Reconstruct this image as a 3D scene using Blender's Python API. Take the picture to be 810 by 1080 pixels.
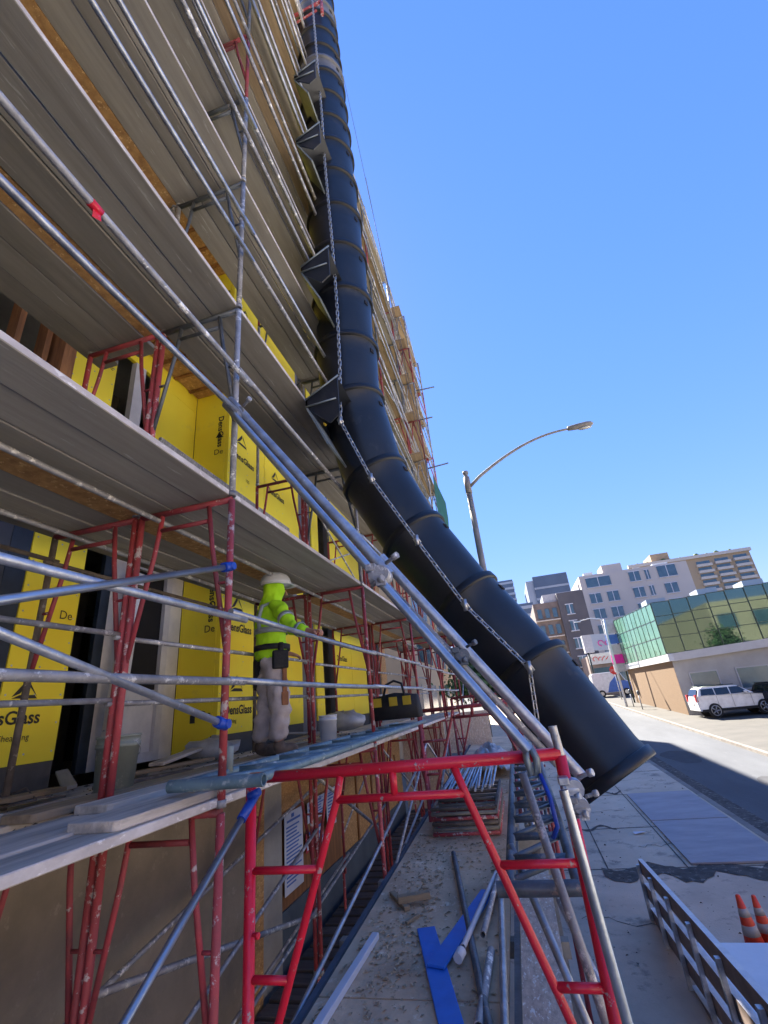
import bpy, math, random
from mathutils import Vector, Matrix
R=random.Random(7)
V=Vector
for o in list(bpy.data.objects): bpy.data.objects.remove(o)
sc=bpy.context.scene; col=sc.collection
# ---------------- camera, world, sun, exposure ----------------
cd=bpy.data.cameras.new('camera'); cam=bpy.data.objects.new('camera',cd); col.objects.link(cam); sc.camera=cam
cd.sensor_fit='VERTICAL'; cd.sensor_height=36; cd.lens=482/1080*36; cd.clip_end=3000; cd.clip_start=.05
cx=V((.96049607,.26103553,-.09647673)); cdn=V((-.18785957,.35239796,-.91680121)); cf=V((-.20531948,.89870803,.38751488))
cam.matrix_world=Matrix(((cx.x,-cdn.x,-cf.x,0),(cx.y,-cdn.y,-cf.y,0),(cx.z,-cdn.z,-cf.z,4.0),(0,0,0,1)))
SUN_EL=math.radians(46); SUN_ROT=math.radians(-30.7)
w=bpy.data.worlds.new('World'); sc.world=w; w.use_nodes=True
nt=w.node_tree; bg=nt.nodes['Background']; sk=nt.nodes.new('ShaderNodeTexSky'); sk.sky_type='NISHITA'; sk.sun_disc=False
sk.sun_elevation=SUN_EL; sk.sun_rotation=SUN_ROT; sk.altitude=1500; sk.air_density=1.0; sk.dust_density=.1; sk.ozone_density=1.6
hsv=nt.nodes.new('ShaderNodeHueSaturation'); hsv.inputs['Saturation'].default_value=1.25; bw_=nt.nodes.new('ShaderNodeRGBToBW'); ma=nt.nodes.new('ShaderNodeMath'); ma.operation='MULTIPLY_ADD'; ma.inputs[1].default_value=.45/1.75; ma.inputs[2].default_value=1/1.75
dv=nt.nodes.new('ShaderNodeVectorMath'); dv.operation='DIVIDE'; nt.links.new(sk.outputs[0],bw_.inputs[0]); nt.links.new(bw_.outputs[0],ma.inputs[0]); nt.links.new(sk.outputs[0],dv.inputs[0]); nt.links.new(ma.outputs[0],dv.inputs[1]); nt.links.new(dv.outputs[0],hsv.inputs['Color']); tint=nt.nodes.new('ShaderNodeMix'); tint.data_type='RGBA'; tint.blend_type='MULTIPLY'; tint.inputs[0].default_value=1; tint.inputs[7].default_value=(.78,.61,.70,1); nt.links.new(hsv.outputs[0],tint.inputs[6]); nt.links.new(tint.outputs[2],bg.inputs[0]); bg.inputs[1].default_value=.087
sl=bpy.data.lights.new('sun','SUN'); sun=bpy.data.objects.new('sun',sl); col.objects.link(sun)
sl.energy=4.2; sl.angle=math.radians(.5); sl.color=(1,.94,.83)
sdir=V((math.sin(SUN_ROT)*math.cos(SUN_EL),math.cos(SUN_ROT)*math.cos(SUN_EL),math.sin(SUN_EL)))
sun.rotation_euler=sdir.to_track_quat('Z','Y').to_euler(); sun.location=(0,0,60)
vs=sc.view_settings; vs.view_transform='Standard'; vs.look='None'; vs.gamma=1; vs.use_curve_mapping=False; vs.exposure=2.62

# ---------------- helpers ----------------
class G:
    def __init__(s): s.v=[];s.f=[];s.sm=[];s.mi=[];s.m=0
    def add(s,vs,fs,smooth=False):
        b=len(s.v); s.v+= [tuple(p) for p in vs]
        for f in fs: s.f.append([b+i for i in f]); s.sm.append(smooth); s.mi.append(s.m)
        return s
    def box(s,x0,y0,z0,x1,y1,z1,M=None):
        p=[V((x,y,z)) for z in (z0,z1) for y in (y0,y1) for x in (x0,x1)]
        if M: p=[M@q for q in p]
        return s.add(p,[(0,2,3,1),(4,5,7,6),(0,1,5,4),(2,6,7,3),(0,4,6,2),(1,3,7,5)])
    def tube(s,pts,r,n=10,cap=True,closed=False):
        pts=[V(p) for p in pts]; k=len(pts); rs=r if isinstance(r,(list,tuple)) else [r]*k
        vs=[];up=None
        for i,p in enumerate(pts):
            a=pts[i-1] if i>0 else (pts[-1] if closed else p); b=pts[i+1] if i<k-1 else (pts[0] if closed else p)
            t=(b-a).normalized()
            if up is None:
                up=V((0,0,1)) if abs(t.z)<.9 else V((1,0,0))
            u=(up-t*up.dot(t)).normalized(); up=u; w_=t.cross(u)
            for j in range(n):
                an=2*math.pi*j/n; vs.append(p+(u*math.cos(an)+w_*math.sin(an))*rs[i])
        fs=[]
        for i in range(k if closed else k-1):
            i2=(i+1)%k
            for j in range(n):
                j2=(j+1)%n; fs.append((i*n+j,i*n+j2,i2*n+j2,i2*n+j))
        s.add(vs,fs,True)
        if cap and not closed:
            b=len(s.v)-len(vs)
            s.f.append([b+j for j in range(n)][::-1]); s.f.append([b+(k-1)*n+j for j in range(n)]); s.sm+=[False]*2; s.mi+=[s.m]*2
        return s
    def pipe(s,a,b,r,n=12,t=.25):  # hollow open-ended pipe
        a=V(a);b=V(b); s.tube([a,b],r,n,cap=False); d=(b-a).normalized(); e=d*min(.3,(b-a).length*.4)
        s.tube([a+e,a],r*(1-t),n,cap=False); s.tube([b,b-e],r*(1-t),n,cap=False)
        for c,dd in ((a,-d),(b,d)):
            up=V((0,0,1)) if abs(d.z)<.9 else V((1,0,0)); u=(up-d*up.dot(d)).normalized(); w_=d.cross(u)
            vs=[];
            for rr in (r,r*(1-t)):
                for j in range(n):
                    an=2*math.pi*j/n; vs.append(c+(u*math.cos(an)+w_*math.sin(an))*rr)
            s.add(vs,[(j,(j+1)%n,n+(j+1)%n,n+j) for j in range(n)])
        return s
    def prism(s,poly,a,b,ax='y'):  # poly in 2D extruded from a to b along axis
        n=len(poly)
        def P(q,t):
            return {'y':(q[0],t,q[1]),'x':(t,q[0],q[1]),'z':(q[0],q[1],t)}[ax]
        vs=[P(q,a) for q in poly]+[P(q,b) for q in poly]
        return s.add(vs,[tuple(range(n))[::-1],tuple(range(n,2*n))]+[(i,(i+1)%n,n+(i+1)%n,n+i) for i in range(n)])
    def loft(s,rings,smooth=True,cap=True):
        n=len(rings[0]); vs=[p for r in rings for p in r]; fs=[]
        for i in range(len(rings)-1):
            for j in range(n): fs.append((i*n+j,i*n+(j+1)%n,(i+1)*n+(j+1)%n,(i+1)*n+j))
        s.add(vs,fs,smooth)
        if cap:
            b=len(s.v)-len(vs); s.f.append([b+j for j in range(n)][::-1]); s.f.append([b+(len(rings)-1)*n+j for j in range(n)]); s.sm+=[smooth]*2; s.mi+=[s.m]*2
        return s
    def mesh(s,name,mats):
        me=bpy.data.meshes.new(name); me.from_pydata(s.v,[],s.f)
        me.polygons.foreach_set('use_smooth',s.sm); me.polygons.foreach_set('material_index',s.mi)
        for m in (mats if isinstance(mats,(list,tuple)) else [mats]): me.materials.append(m)
        me.update(); return me
def link(name,me,parent=None,loc=(0,0,0),rot=(0,0,0)):
    o=bpy.data.objects.new(name,me); col.objects.link(o); o.parent=parent; o.location=loc; o.rotation_euler=rot; return o
def tag(o,label=None,cat=None,group=None,kind=None):
    if label: o['label']=label
    if cat: o['category']=cat
    if group: o['group']=group
    if kind: o['kind']=kind
    return o
def thing(name,label,cat,group=None,loc=(0,0,0),rz=0): return tag(link(name,None,None,loc,(0,0,rz)),label,cat,group)
def solo(name,g,m,label,cat,group=None,loc=(0,0,0),rot=(0,0,0)): return tag(link(name,g.mesh(name,m),None,loc,rot),label,cat,group)
def part(name,g,m,parent,label=None):
    o=link(name,g.mesh(name,m),parent)
    if label: o['label']=label
    return o
def struct(name,g,m): return tag(link(name,g.mesh(name,m)),kind='structure')
def bevel(o,wd=.004,seg=2):
    b=o.modifiers.new('bevel','BEVEL'); b.width=wd; b.segments=seg; b.limit_method='ANGLE'; return o
def evalmesh(o,name):
    bpy.context.view_layer.update(); dg=bpy.context.evaluated_depsgraph_get(); me=bpy.data.meshes.new_from_object(o.evaluated_get(dg)); me.name=name
    bpy.data.objects.remove(o); return me
def text(txt,size,m,origin,right,up,parent,name='lettering',bold=0,align='LEFT'):
    c=bpy.data.curves.new('t','FONT'); c.body=txt; c.size=size; c.align_x=align; c.offset=bold; c.resolution_u=3
    o=bpy.data.objects.new('t',c); col.objects.link(o); me=evalmesh(o,name)
    me.materials.clear(); me.materials.append(m)
    right=V(right).normalized(); up=V(up).normalized(); nrm=right.cross(up); M=Matrix((right,up,nrm)).transposed().to_4x4(); M.translation=V(origin)
    me.transform(M); return link(name,me,parent)

# ---------------- materials ----------------
GAIN={'brown_dusty_concrete':1.7,'weathered_plank':1.6,'tan_plank':1.05,'dusty_plank':1.35,'dirty_plywood':1.9,'raw_concrete':1.2,'sidewalk_concrete':1.75,'street_asphalt':1.35,'steel_road_plate':1.15,'osb_board':1.3,'galvanised_steel':1.35,'mortar_splashed_steel':1.5,'blue_grey_wall':1.5,'dark_boardwalk':1.5,'chipped_red_paint':1.3,'dull_red_paint':1.5,'brown_stud_timber':1.2,'pale_sidewalk_concrete':.27,'white_sign_face':.7,'pale_fascia_panel':.85,'white_stucco':.7,'kerb_concrete':.8,'tan_brick':.5,'tan_concrete':.75,'grey_concrete':1.4,'weathered_osb_board':1.7,'blue_grey_scaffold_paint':1.4,'dark_grey_steel':1.3,'grey_khaki_cloth':1.9,'charcoal_cladding':1.2,'far_ground':.8,'white_house_wrap':1.2}
def mat(name,base,rough=.6,metal=0,spec=.5,**k):
    """noise-mixed principled. k: c2 colour, scale, stretch (x,y,z), c3 + c3amt speckle, bump, objrand, fac"""
    m=bpy.data.materials.new(name); m.use_nodes=True; t=m.node_tree; N=t.nodes; L=t.links; p=N['Principled BSDF']
    p.inputs['Roughness'].default_value=rough; p.inputs['Metallic'].default_value=metal; p.inputs['Specular IOR Level'].default_value=spec
    tc=N.new('ShaderNodeTexCoord'); mp=N.new('ShaderNodeMapping'); L.new(tc.outputs['Object'],mp.inputs[0]); mp.inputs['Scale'].default_value=k.get('stretch',(1,1,1))
    src=mp.outputs[0]
    if k.get('world',False):
        ge=N.new('ShaderNodeNewGeometry'); L.new(ge.outputs['Position'],mp.inputs[0])
    if k.get('objrand',0):
        oi=N.new('ShaderNodeObjectInfo'); va=N.new('ShaderNodeVectorMath'); va.operation='MULTIPLY_ADD'; L.new(oi.outputs['Random'],va.inputs[0]); va.inputs[1].default_value=(37,91,53); L.new(mp.outputs[0],va.inputs[2]); src=va.outputs[0]
    n=N.new('ShaderNodeTexNoise'); n.inputs['Scale'].default_value=k.get('scale',4); n.inputs['Detail'].default_value=k.get('detail',8); n.inputs['Roughness'].default_value=.62; L.new(src,n.inputs[0])
    cr=N.new('ShaderNodeValToRGB'); lo,hi=k.get('ramp',(.35,.65)); cr.color_ramp.elements[0].position=lo; cr.color_ramp.elements[1].position=hi
    gn=GAIN.get(name,1.0); cl=lambda q:tuple(min(.88,x*gn) for x in q)
    b=cl(base)+(1,); c2=cl(k.get('c2',[x*.8 for x in base]))+(1,)
    if 'c3' in k: k['c3']=cl(k['c3'])
    cr.color_ramp.elements[0].color=c2; cr.color_ramp.elements[1].color=b; L.new(n.outputs[0],cr.inputs[0]); out=cr.outputs[0]
    if 'c3' in k:
        n2=N.new('ShaderNodeTexNoise'); n2.inputs['Scale'].default_value=k.get('s3',18); n2.inputs['Detail'].default_value=6; n2.inputs['Roughness'].default_value=.7; L.new(src,n2.inputs[0])
        r2=N.new('ShaderNodeValToRGB'); a=k.get('t3',.6); r2.color_ramp.elements[0].position=a; r2.color_ramp.elements[1].position=a+k.get('w3',.04); L.new(n2.outputs[0],r2.inputs[0])
        mx=N.new('ShaderNodeMix'); mx.data_type='RGBA'; L.new(r2.outputs[0],mx.inputs[0]); L.new(out,mx.inputs[6]); mx.inputs[7].default_value=tuple(k['c3'])+(1,); out=mx.outputs[2]
    if k.get('objrand',0):
        hs=N.new('ShaderNodeHueSaturation'); mr=N.new('ShaderNodeMapRange'); L.new(oi.outputs['Random'],mr.inputs[0]); mr.inputs[3].default_value=1-k['objrand']; mr.inputs[4].default_value=1+k['objrand']; L.new(mr.outputs[0],hs.inputs['Value']); L.new(out,hs.inputs['Color']); out=hs.outputs[0]
    L.new(out,p.inputs['Base Color'])
    if k.get('bump',0):
        bp=N.new('ShaderNodeBump'); bp.inputs['Strength'].default_value=k['bump']; bp.inputs['Distance'].default_value=.01; nb=N.new('ShaderNodeTexNoise'); nb.inputs['Scale'].default_value=k.get('bs',k.get('scale',4)*5); nb.inputs['Detail'].default_value=6; L.new(src,nb.inputs[0]); L.new(nb.outputs[0],bp.inputs['Height']); L.new(bp.outputs[0],p.inputs['Normal'])
    return m
def rgb(r,g,b): return tuple(((c/255+.055)/1.055)**2.4 if c>10 else c/255/12.92 for c in (r,g,b))
galv=mat('galvanised_steel',(.42,.44,.47),.42,.75,c2=(.24,.25,.28),scale=9,c3=(.6,.6,.6),s3=30,t3=.62,w3=.1,objrand=.18,bump=.2)
galv_dirty=mat('mortar_splashed_steel',(.30,.30,.31),.62,.45,c2=(.17,.17,.18),scale=8,c3=(.55,.54,.52),s3=14,t3=.56,w3=.06,objrand=.22,bump=.5)
galv_new=mat('bright_blue_steel',(.46,.51,.58),.3,.8,c2=(.30,.34,.40),scale=6,c3=(.5,.55,.6),s3=25,t3=.66,bump=.1)
steel_dark=mat('dark_grey_steel',(.13,.145,.165),.5,.5,c2=(.07,.08,.09),scale=7,c3=(.26,.2,.17),s3=16,t3=.6,w3=.08,bump=.3)
muddy=mat('muddy_steel',(.17,.14,.12),.8,.1,c2=(.09,.075,.065),scale=8,c3=(.3,.27,.24),s3=14,t3=.6,bump=.7)
red_new=mat('glossy_red_paint',(.72,.016,.045),.3,0,c2=(.60,.012,.035),scale=5,c3=(.40,.30,.28),s3=16,t3=.62,w3=.03,bump=.25)
red_old=mat('chipped_red_paint',(.34,.045,.055),.6,0,c2=(.24,.05,.055),scale=7,c3=(.44,.38,.37),s3=15,t3=.56,w3=.05,objrand=.15,bump=.4)
red_dk=mat('dull_red_paint',(.25,.03,.04),.6,0,c2=(.13,.03,.035),scale=7,c3=(.3,.25,.24),s3=15,t3=.62,objrand=.25,bump=.4)
plank=mat('weathered_plank',(.215,.20,.175),.85,0,c2=(.13,.12,.104),scale=2.2,stretch=(5,.45,5),c3=(.36,.35,.33),s3=5,t3=.62,w3=.12,ramp=(.25,.75),objrand=.3,bump=.22,bs=9)
plank_tan=mat('tan_plank',(.33,.25,.16),.85,0,c2=(.22,.16,.10),scale=3,stretch=(7,.6,7),objrand=.2,bump=.4,bs=9)
plank_top=mat('dusty_plank',(.46,.41,.355),.9,0,c2=(.25,.22,.19),scale=2.5,stretch=(6,.6,6),c3=(.2,.17,.14),s3=6,t3=.66,w3=.1,objrand=.12,bump=.5,bs=10)
osb=mat('osb_board',(.42,.24,.09),.85,0,c2=(.26,.135,.05),scale=14,stretch=(1,1,2.2),c3=(.55,.36,.16),s3=22,t3=.58,w3=.05,bump=.3)
osb_pale=mat('weathered_osb_board',(.43,.36,.30),.9,0,c2=(.28,.225,.185),scale=16,stretch=(2.4,1,1),c3=(.6,.55,.5),s3=22,t3=.57,w3=.05,bump=.5)
ply=mat('dirty_plywood',(.40,.29,.19),.92,0,c2=(.25,.175,.115),scale=1.6,c3=(.46,.39,.30),s3=9,t3=.58,w3=.12,bump=.5,bs=22,world=True)
yellow=mat('yellow_sheathing',(.88,.74,.04),.75,0,c2=(.86,.68,.035),scale=1.5,c3=(.62,.50,.10),s3=3,t3=.60,w3=.25,bump=.05,world=True)
yellow2=mat('yellow_sealant',(.80,.56,.04),.6,0,c2=(.7,.45,.03),scale=9,bump=.5)
ink=mat('grey_black_ink',(.035,.035,.03),.8)
white_wrap=mat('white_house_wrap',(.62,.61,.62),.6,0,c2=(.45,.45,.48),scale=3,c3=(.2,.25,.42),s3=12,t3=.66,w3=.04,bump=.3)
white_paint=mat('white_frame_paint',(.62,.62,.66),.5,0,c2=(.5,.5,.55),scale=5)
navy=mat('navy_waterproofing',(.018,.03,.055),.5,0,c2=(.01,.018,.035),scale=6,bump=.2)
slate=mat('slate_cladding',(.05,.055,.075),.6,0,c2=(.035,.04,.055),scale=3)
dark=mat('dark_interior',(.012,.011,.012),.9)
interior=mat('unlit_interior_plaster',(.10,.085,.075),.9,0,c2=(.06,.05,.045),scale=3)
gdoor=mat('grey_door_paint',(.13,.13,.145),.5,0,c2=(.10,.10,.115),scale=3)
stud=mat('brown_stud_timber',(.26,.115,.04),.8,0,c2=(.14,.06,.022),scale=3,stretch=(6,6,.6),objrand=.25,bump=.3)
conc=mat('raw_concrete',(.23,.19,.145),.9,0,c2=(.155,.13,.10),scale=1.6,c3=(.28,.24,.2),s3=7,t3=.6,w3=.12,bump=.35,bs=30)
conc_grey=mat('grey_concrete',(.26,.25,.23),.9,0,c2=(.19,.185,.17),scale=2,bump=.3,bs=30)
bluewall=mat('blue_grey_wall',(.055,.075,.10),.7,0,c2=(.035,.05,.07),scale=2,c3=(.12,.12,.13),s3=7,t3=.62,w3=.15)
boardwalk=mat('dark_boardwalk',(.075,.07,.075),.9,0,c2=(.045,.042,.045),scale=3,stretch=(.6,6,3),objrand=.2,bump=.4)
plastic=mat('black_plastic',(.011,.014,.022),.40,0,.55,c2=(.006,.008,.012),scale=3,c3=(.06,.058,.056),s3=4,t3=.60,w3=.25,bump=.12)
rim_black=mat('black_rim_plastic',(.006,.007,.010),.5)
plastic_grey=mat('dusty_grey_plastic',(.16,.17,.2),.55,0,c2=(.1,.11,.13),scale=4)
bracket=mat('pale_bracket_steel',(.30,.35,.37),.45,.5,c2=(.2,.24,.26),scale=5)
chain_m=mat('zinc_chain',(.55,.57,.6),.35,.8)
blue_paint=mat('blue_board_paint',(.03,.20,.72),.5,0,c2=(.025,.15,.58),scale=5,c3=(.3,.32,.38),s3=15,t3=.68,w3=.08,bump=.1)
blue_clip=mat('blue_clip_plastic',(.01,.06,.42),.4)
paper=mat('white_paper',(.62,.65,.72),.8,0,c2=(.55,.58,.66),scale=4)
redpaper=mat('red_paper_border',(.45,.05,.06),.8)
hivis=mat('lime_fabric',(.50,.88,.015),.8,0,c2=(.40,.80,.01),scale=5,bump=.5,bs=14)
reflect=mat('silver_reflective_tape',(.42,.47,.48),.4,.3)
khaki=mat('grey_khaki_cloth',(.27,.24,.235),.9,0,c2=(.19,.165,.16),scale=5,c3=(.12,.1,.09),s3=8,t3=.66,w3=.1,bump=.6,bs=14)
skin=mat('skin',(.50,.25,.17),.55,0,c2=(.42,.2,.13),scale=8)
hat_m=mat('white_hard_hat_shell',(.62,.66,.72),.3,0,c2=(.55,.6,.66),scale=4)
black_fab=mat('black_fabric',(.012,.012,.015),.8,0,c2=(.02,.02,.022),scale=9,bump=.4)
bag_yellow=mat('yellow_bag_fabric',(.6,.42,.03),.8)
leather=mat('tan_leather',(.38,.15,.06),.7,0,c2=(.2,.08,.03),scale=6)
boot_m=mat('dusty_brown_boot',(.2,.14,.10),.8,0,c2=(.05,.035,.028),scale=8)
lamp_grey=mat('street_lamp_concrete',(.30,.28,.26),.7,0,c2=(.20,.19,.18),scale=5,bump=.2)
lens=mat('lamp_lens_glass',(.55,.55,.52),.2)
asphalt=mat('street_asphalt',(.075,.078,.085),.9,0,c2=(.05,.052,.058),scale=.5,stretch=(1,.25,1),c3=(.11,.11,.115),s3=6,t3=.6,w3=.3,bump=.5,bs=60)
walk_m=mat('sidewalk_concrete',(.34,.28,.215),.9,0,c2=(.24,.195,.15),scale=.7,ramp=(.3,.7),c3=(.12,.105,.09),s3=2.2,t3=.54,w3=.16,world=True,bump=.4,bs=50)
walk_far=mat('pale_sidewalk_concrete',(.36,.33,.29),.9,0,c2=(.28,.26,.23),scale=1,bump=.3,bs=40)
kerb_m=mat('kerb_concrete',(.30,.27,.24),.9,0,c2=(.2,.17,.15),scale=2)
tar=mat('broken_tar_patch',(.09,.078,.07),.95,0,c2=(.04,.036,.033),scale=5,c3=(.19,.17,.15),s3=9,t3=.55,w3=.08,bump=1,bs=18,world=True)
earth=mat('far_ground',(.12,.12,.11),.95,0,c2=(.09,.09,.085),scale=.1)
plate_m=mat('steel_road_plate',(.27,.245,.26),.6,.05,c2=(.20,.185,.205),scale=1.2,stretch=(1,2.5,1),c3=(.33,.3,.34),s3=3,t3=.6,w3=.2,bump=.1)
white_pl=mat('white_painted_sheet',(.66,.69,.74),.5,0,c2=(.58,.61,.66),scale=2,c3=(.35,.35,.37),s3=6,t3=.68,w3=.1)
cone_o=mat('orange_cone_rubber',(.78,.06,.02),.5,0,c2=(.6,.045,.015),scale=8)
cone_w=mat('dirty_white_cone_band',(.42,.36,.32),.5)
barr_w=mat('board_top_painted_skylight',(.70,.70,.72),.4,0,c2=(.5,.52,.58),scale=6)  # pale tone paints skylight onto the upward faces of the barrier boards
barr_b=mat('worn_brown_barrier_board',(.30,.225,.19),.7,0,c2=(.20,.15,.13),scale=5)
brick=mat('tan_brick',(.38,.24,.13),.9,0,c2=(.28,.17,.09),scale=10,stretch=(1,1,4),c3=(.5,.33,.2),s3=14,t3=.6,w3=.1)
glassgreen=mat('green_tinted_glass',(.08,.20,.14),.2,.1,.5,c2=(.12,.26,.19),scale=.7,c3=(.05,.13,.07),s3=1.6,t3=.58,w3=.06)
glassblue=mat('mirror_glass',(.11,.17,.16),.04,.85,.9,c2=(.09,.145,.13),scale=.2)
win_glass=mat('window_glass',(.05,.10,.14),.15,.2,.7,c2=(.09,.15,.19),scale=1)
mull=mat('dark_mullion_metal',(.05,.07,.06),.4,.6)
fascia=mat('pale_fascia_panel',(.50,.48,.48),.6,0,c2=(.42,.40,.41),scale=1)
shopwall=mat('grey_rendered_wall',(.36,.335,.31),.85,0,c2=(.29,.27,.25),scale=1)
white_st=mat('white_stucco',(.80,.72,.66),.85,0,c2=(.72,.65,.60),scale=.15)
dark_st=mat('charcoal_cladding',(.10,.095,.105),.7,0,c2=(.075,.07,.08),scale=.3)
brown_br=mat('weathered_brick_front',(.24,.19,.17),.85,0,c2=(.15,.12,.11),scale=.9)
tan_st=mat('tan_concrete',(.55,.42,.28),.85,0,c2=(.48,.36,.24),scale=.1)
bal_w=mat('pale_balcony_concrete',(.62,.56,.50),.8)
tower_m=mat('blue_grey_tower_cladding',(.12,.16,.22),.35,.3,c2=(.10,.13,.18),scale=.1)
tower_l=mat('pale_tower_band',(.40,.44,.50),.5,0,c2=(.34,.38,.44),scale=.1)
car_w=mat('white_car_paint',(.68,.68,.70),.18,0,.6)
car_d=mat('dark_car_paint',(.03,.035,.045),.15,.3,.6)
car_gl=mat('dark_car_glass',(.012,.015,.02),.05,0,.8)
tyre=mat('black_tyre_rubber',(.015,.015,.015),.8)
rim_m=mat('silver_rim',(.4,.4,.42),.3,.8)
red_l=mat('red_tail_lamp',(.5,.02,.02),.2)
sign_w=mat('white_sign_face',(.72,.72,.75),.5)
sign_b=mat('blue_sign_face',(.06,.16,.5),.5)
sign_p=mat('magenta_sign_face',(.75,.02,.35),.5)
sign_r=mat('red_sign_face',(.55,.02,.02),.5)
leaf=mat('tree_leaves',(.075,.13,.03),.7,0,c2=(.03,.065,.015),scale=3,objrand=.1)
bark=mat('tree_bark',(.09,.065,.045),.9,0,c2=(.05,.035,.025),scale=8)
net_m=mat('green_debris_net',(.015,.13,.085),.8,0,c2=(.01,.09,.06),scale=3,bump=.3)
rope_m=mat('steel_rope',(.12,.12,.14),.5,.5)
bucket_m=mat('grey_green_bucket',(.30,.34,.31),.6,0,c2=(.22,.26,.23),scale=5,c3=(.45,.45,.43),s3=9,t3=.6)
sack_m=mat('clear_plastic_sheeting',(.50,.51,.53),.35,0,c2=(.3,.3,.31),scale=5,bump=.8,bs=9)
debris_m=mat('brown_debris',(.20,.165,.14),.9,0,c2=(.1,.085,.07),scale=6,objrand=.3)
tile=mat('grey_foundation_paint',(.10,.095,.09),.9,0,c2=(.07,.065,.06),scale=3)

# ---------------- ground: rises gently up the street ----------------
def gz(y): return .4+.036*(y if y<95 else 95+(y-95)*.15)
def strip(name,x0,x1,y0,y1,dz,m,th=None,n=None):
    g=G(); n=n or max(1,int((y1-y0)/8)); vs=[]
    for i in range(n+1):
        y=y0+(y1-y0)*i/n; z=gz(y)+dz
        vs+=[(x0,y,z),(x1,y,z)]
    fs=[(2*i,2*i+1,2*i+3,2*i+2) for i in range(n)]
    if th:
        b=len(vs); vs+=[(a,bb,c-th) for a,bb,c in vs]
        fs+=[(2*i,2*i+2,b+2*i+2,b+2*i) for i in range(n)]+[(2*i+1,b+2*i+1,b+2*i+3,2*i+3) for i in range(n)]+[(0,b,b+1,1),(2*n,2*n+1,b+2*n+1,b+2*n)]
    g.add(vs,fs); return struct(name,g,m)
strip('ground',-900,900,-60,1500,-.12,earth,n=160)
strip('road',4.3,8.0,-40,240,-.10,asphalt)
strip('sidewalk',-3.2,4.15,-30,240,0,walk_m,th=.11)
strip('kerb',4.15,4.3,-30,240,.004,kerb_m,th=.115)
strip('far_kerb',8.0,8.16,-30,240,.01,kerb_m,th=.12)
strip('far_sidewalk',8.16,10.2,-30,240,.006,walk_far,th=.115)
strip('parking_lot',10.2,40,24,34.2,-.02,walk_far,th=.1)
strip('unseen_bounce_ground',10.2,60,-40,23.99,-.02,mat('pale_bounce_ground',(.74,.69,.62),.9),th=.1)  # unseen ground added to bounce sunlight into the shade under the scaffold
dirt_m=mat('brown_dusty_concrete',(.40,.31,.235),.95,0,c2=(.27,.205,.155),scale=.8,ramp=(.3,.7),c3=(.16,.125,.1),s3=3,t3=.56,w3=.14,bump=.6,bs=40,world=True)
strip('dusty_ground',-.9,4.1,-8,10.85,.004,dirt_m)
# sidewalk joints and patches
g=G()
for y in (11.05,13.4,16.4,19.3,22.2):
    g.box(-.9,y,0,4.1,y+.03,.003,Matrix.Translation((0,0,gz(y)+.003))@Matrix.Rotation(0,4,'X'))
for x in (1.0,2.35):
    for i in range(14):
        y=11+i*1.2; z=gz(y); g.add([(x,y,z+.005),(x+.025,y,z+.005),(x+.025,y+1.2,gz(y+1.2)+.005),(x,y+1.2,gz(y+1.2)+.005)],[(0,1,2,3)])
struct('sidewalk_joints',g,tar)
def blob(y0,x0,x1,wd,seed,dz=.008):
    r=random.Random(seed); n=26; vs=[]
    for i in range(n+1):
        x=x0+(x1-x0)*i/n; a=wd*(.5+.6*r.random()); yy=y0+.18*math.sin(i*.7+seed)
        vs+=[(x,yy-a,gz(yy-a)+dz),(x,yy+a*.6,gz(yy)+dz+.0)]
    return vs,[(2*i,2*i+2,2*i+3,2*i+1) for i in range(n)]
g=G(); g.add(*blob(10.95,.9,4.1,.42,3,.014)); g.add(*blob(13.5,-.3,1.6,.10,5)); g.add(*blob(16.7,.8,2.4,.12,8,.011)); struct('sidewalk_patch',g,tar)
g=G(); g.add(*[([(4.06+.02*math.sin(y*3),y,gz(y)-.085) if s==0 else (4.75+.05*math.sin(y*5),y,gz(y)-.085) for y in (9,13,17,22,28) for s in (0,1)]),[(2*i,2*i+1,2*i+3,2*i+2) for i in range(4)]]); struct('gutter_dirt',g,tar)
g=G()
for i in range(9):
    y=18+i*5; g.add([(6.1,y,gz(y)-.096),(6.2,y,gz(y)-.096),(6.2,y+2.2,gz(y+2.2)-.096),(6.1,y+2.2,gz(y+2.2)-.096)],[(0,1,2,3)])
for k,(x0,x1,y0,y1,lb) in enumerate([(2.45,4.05,11.15,13.7,'blue grey steel road plate nearest the traffic cones'),(2.45,4.05,13.75,16.3,'blue grey steel road plate further up the sidewalk')]):
    g=G(); vs=[]
    for dz in (.012,.04): vs+=[(x0,y0,gz(y0)+dz),(x1,y0,gz(y0)+dz),(x1,y1,gz(y1)+dz),(x0,y1,gz(y1)+dz)]
    g.add(vs,[(3,2,1,0),(4,5,6,7),(0,1,5,4),(1,2,6,5),(2,3,7,6),(3,0,4,7)]); solo('road_plate',g,plate_m,lb,'road plate','steel road plates')

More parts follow.
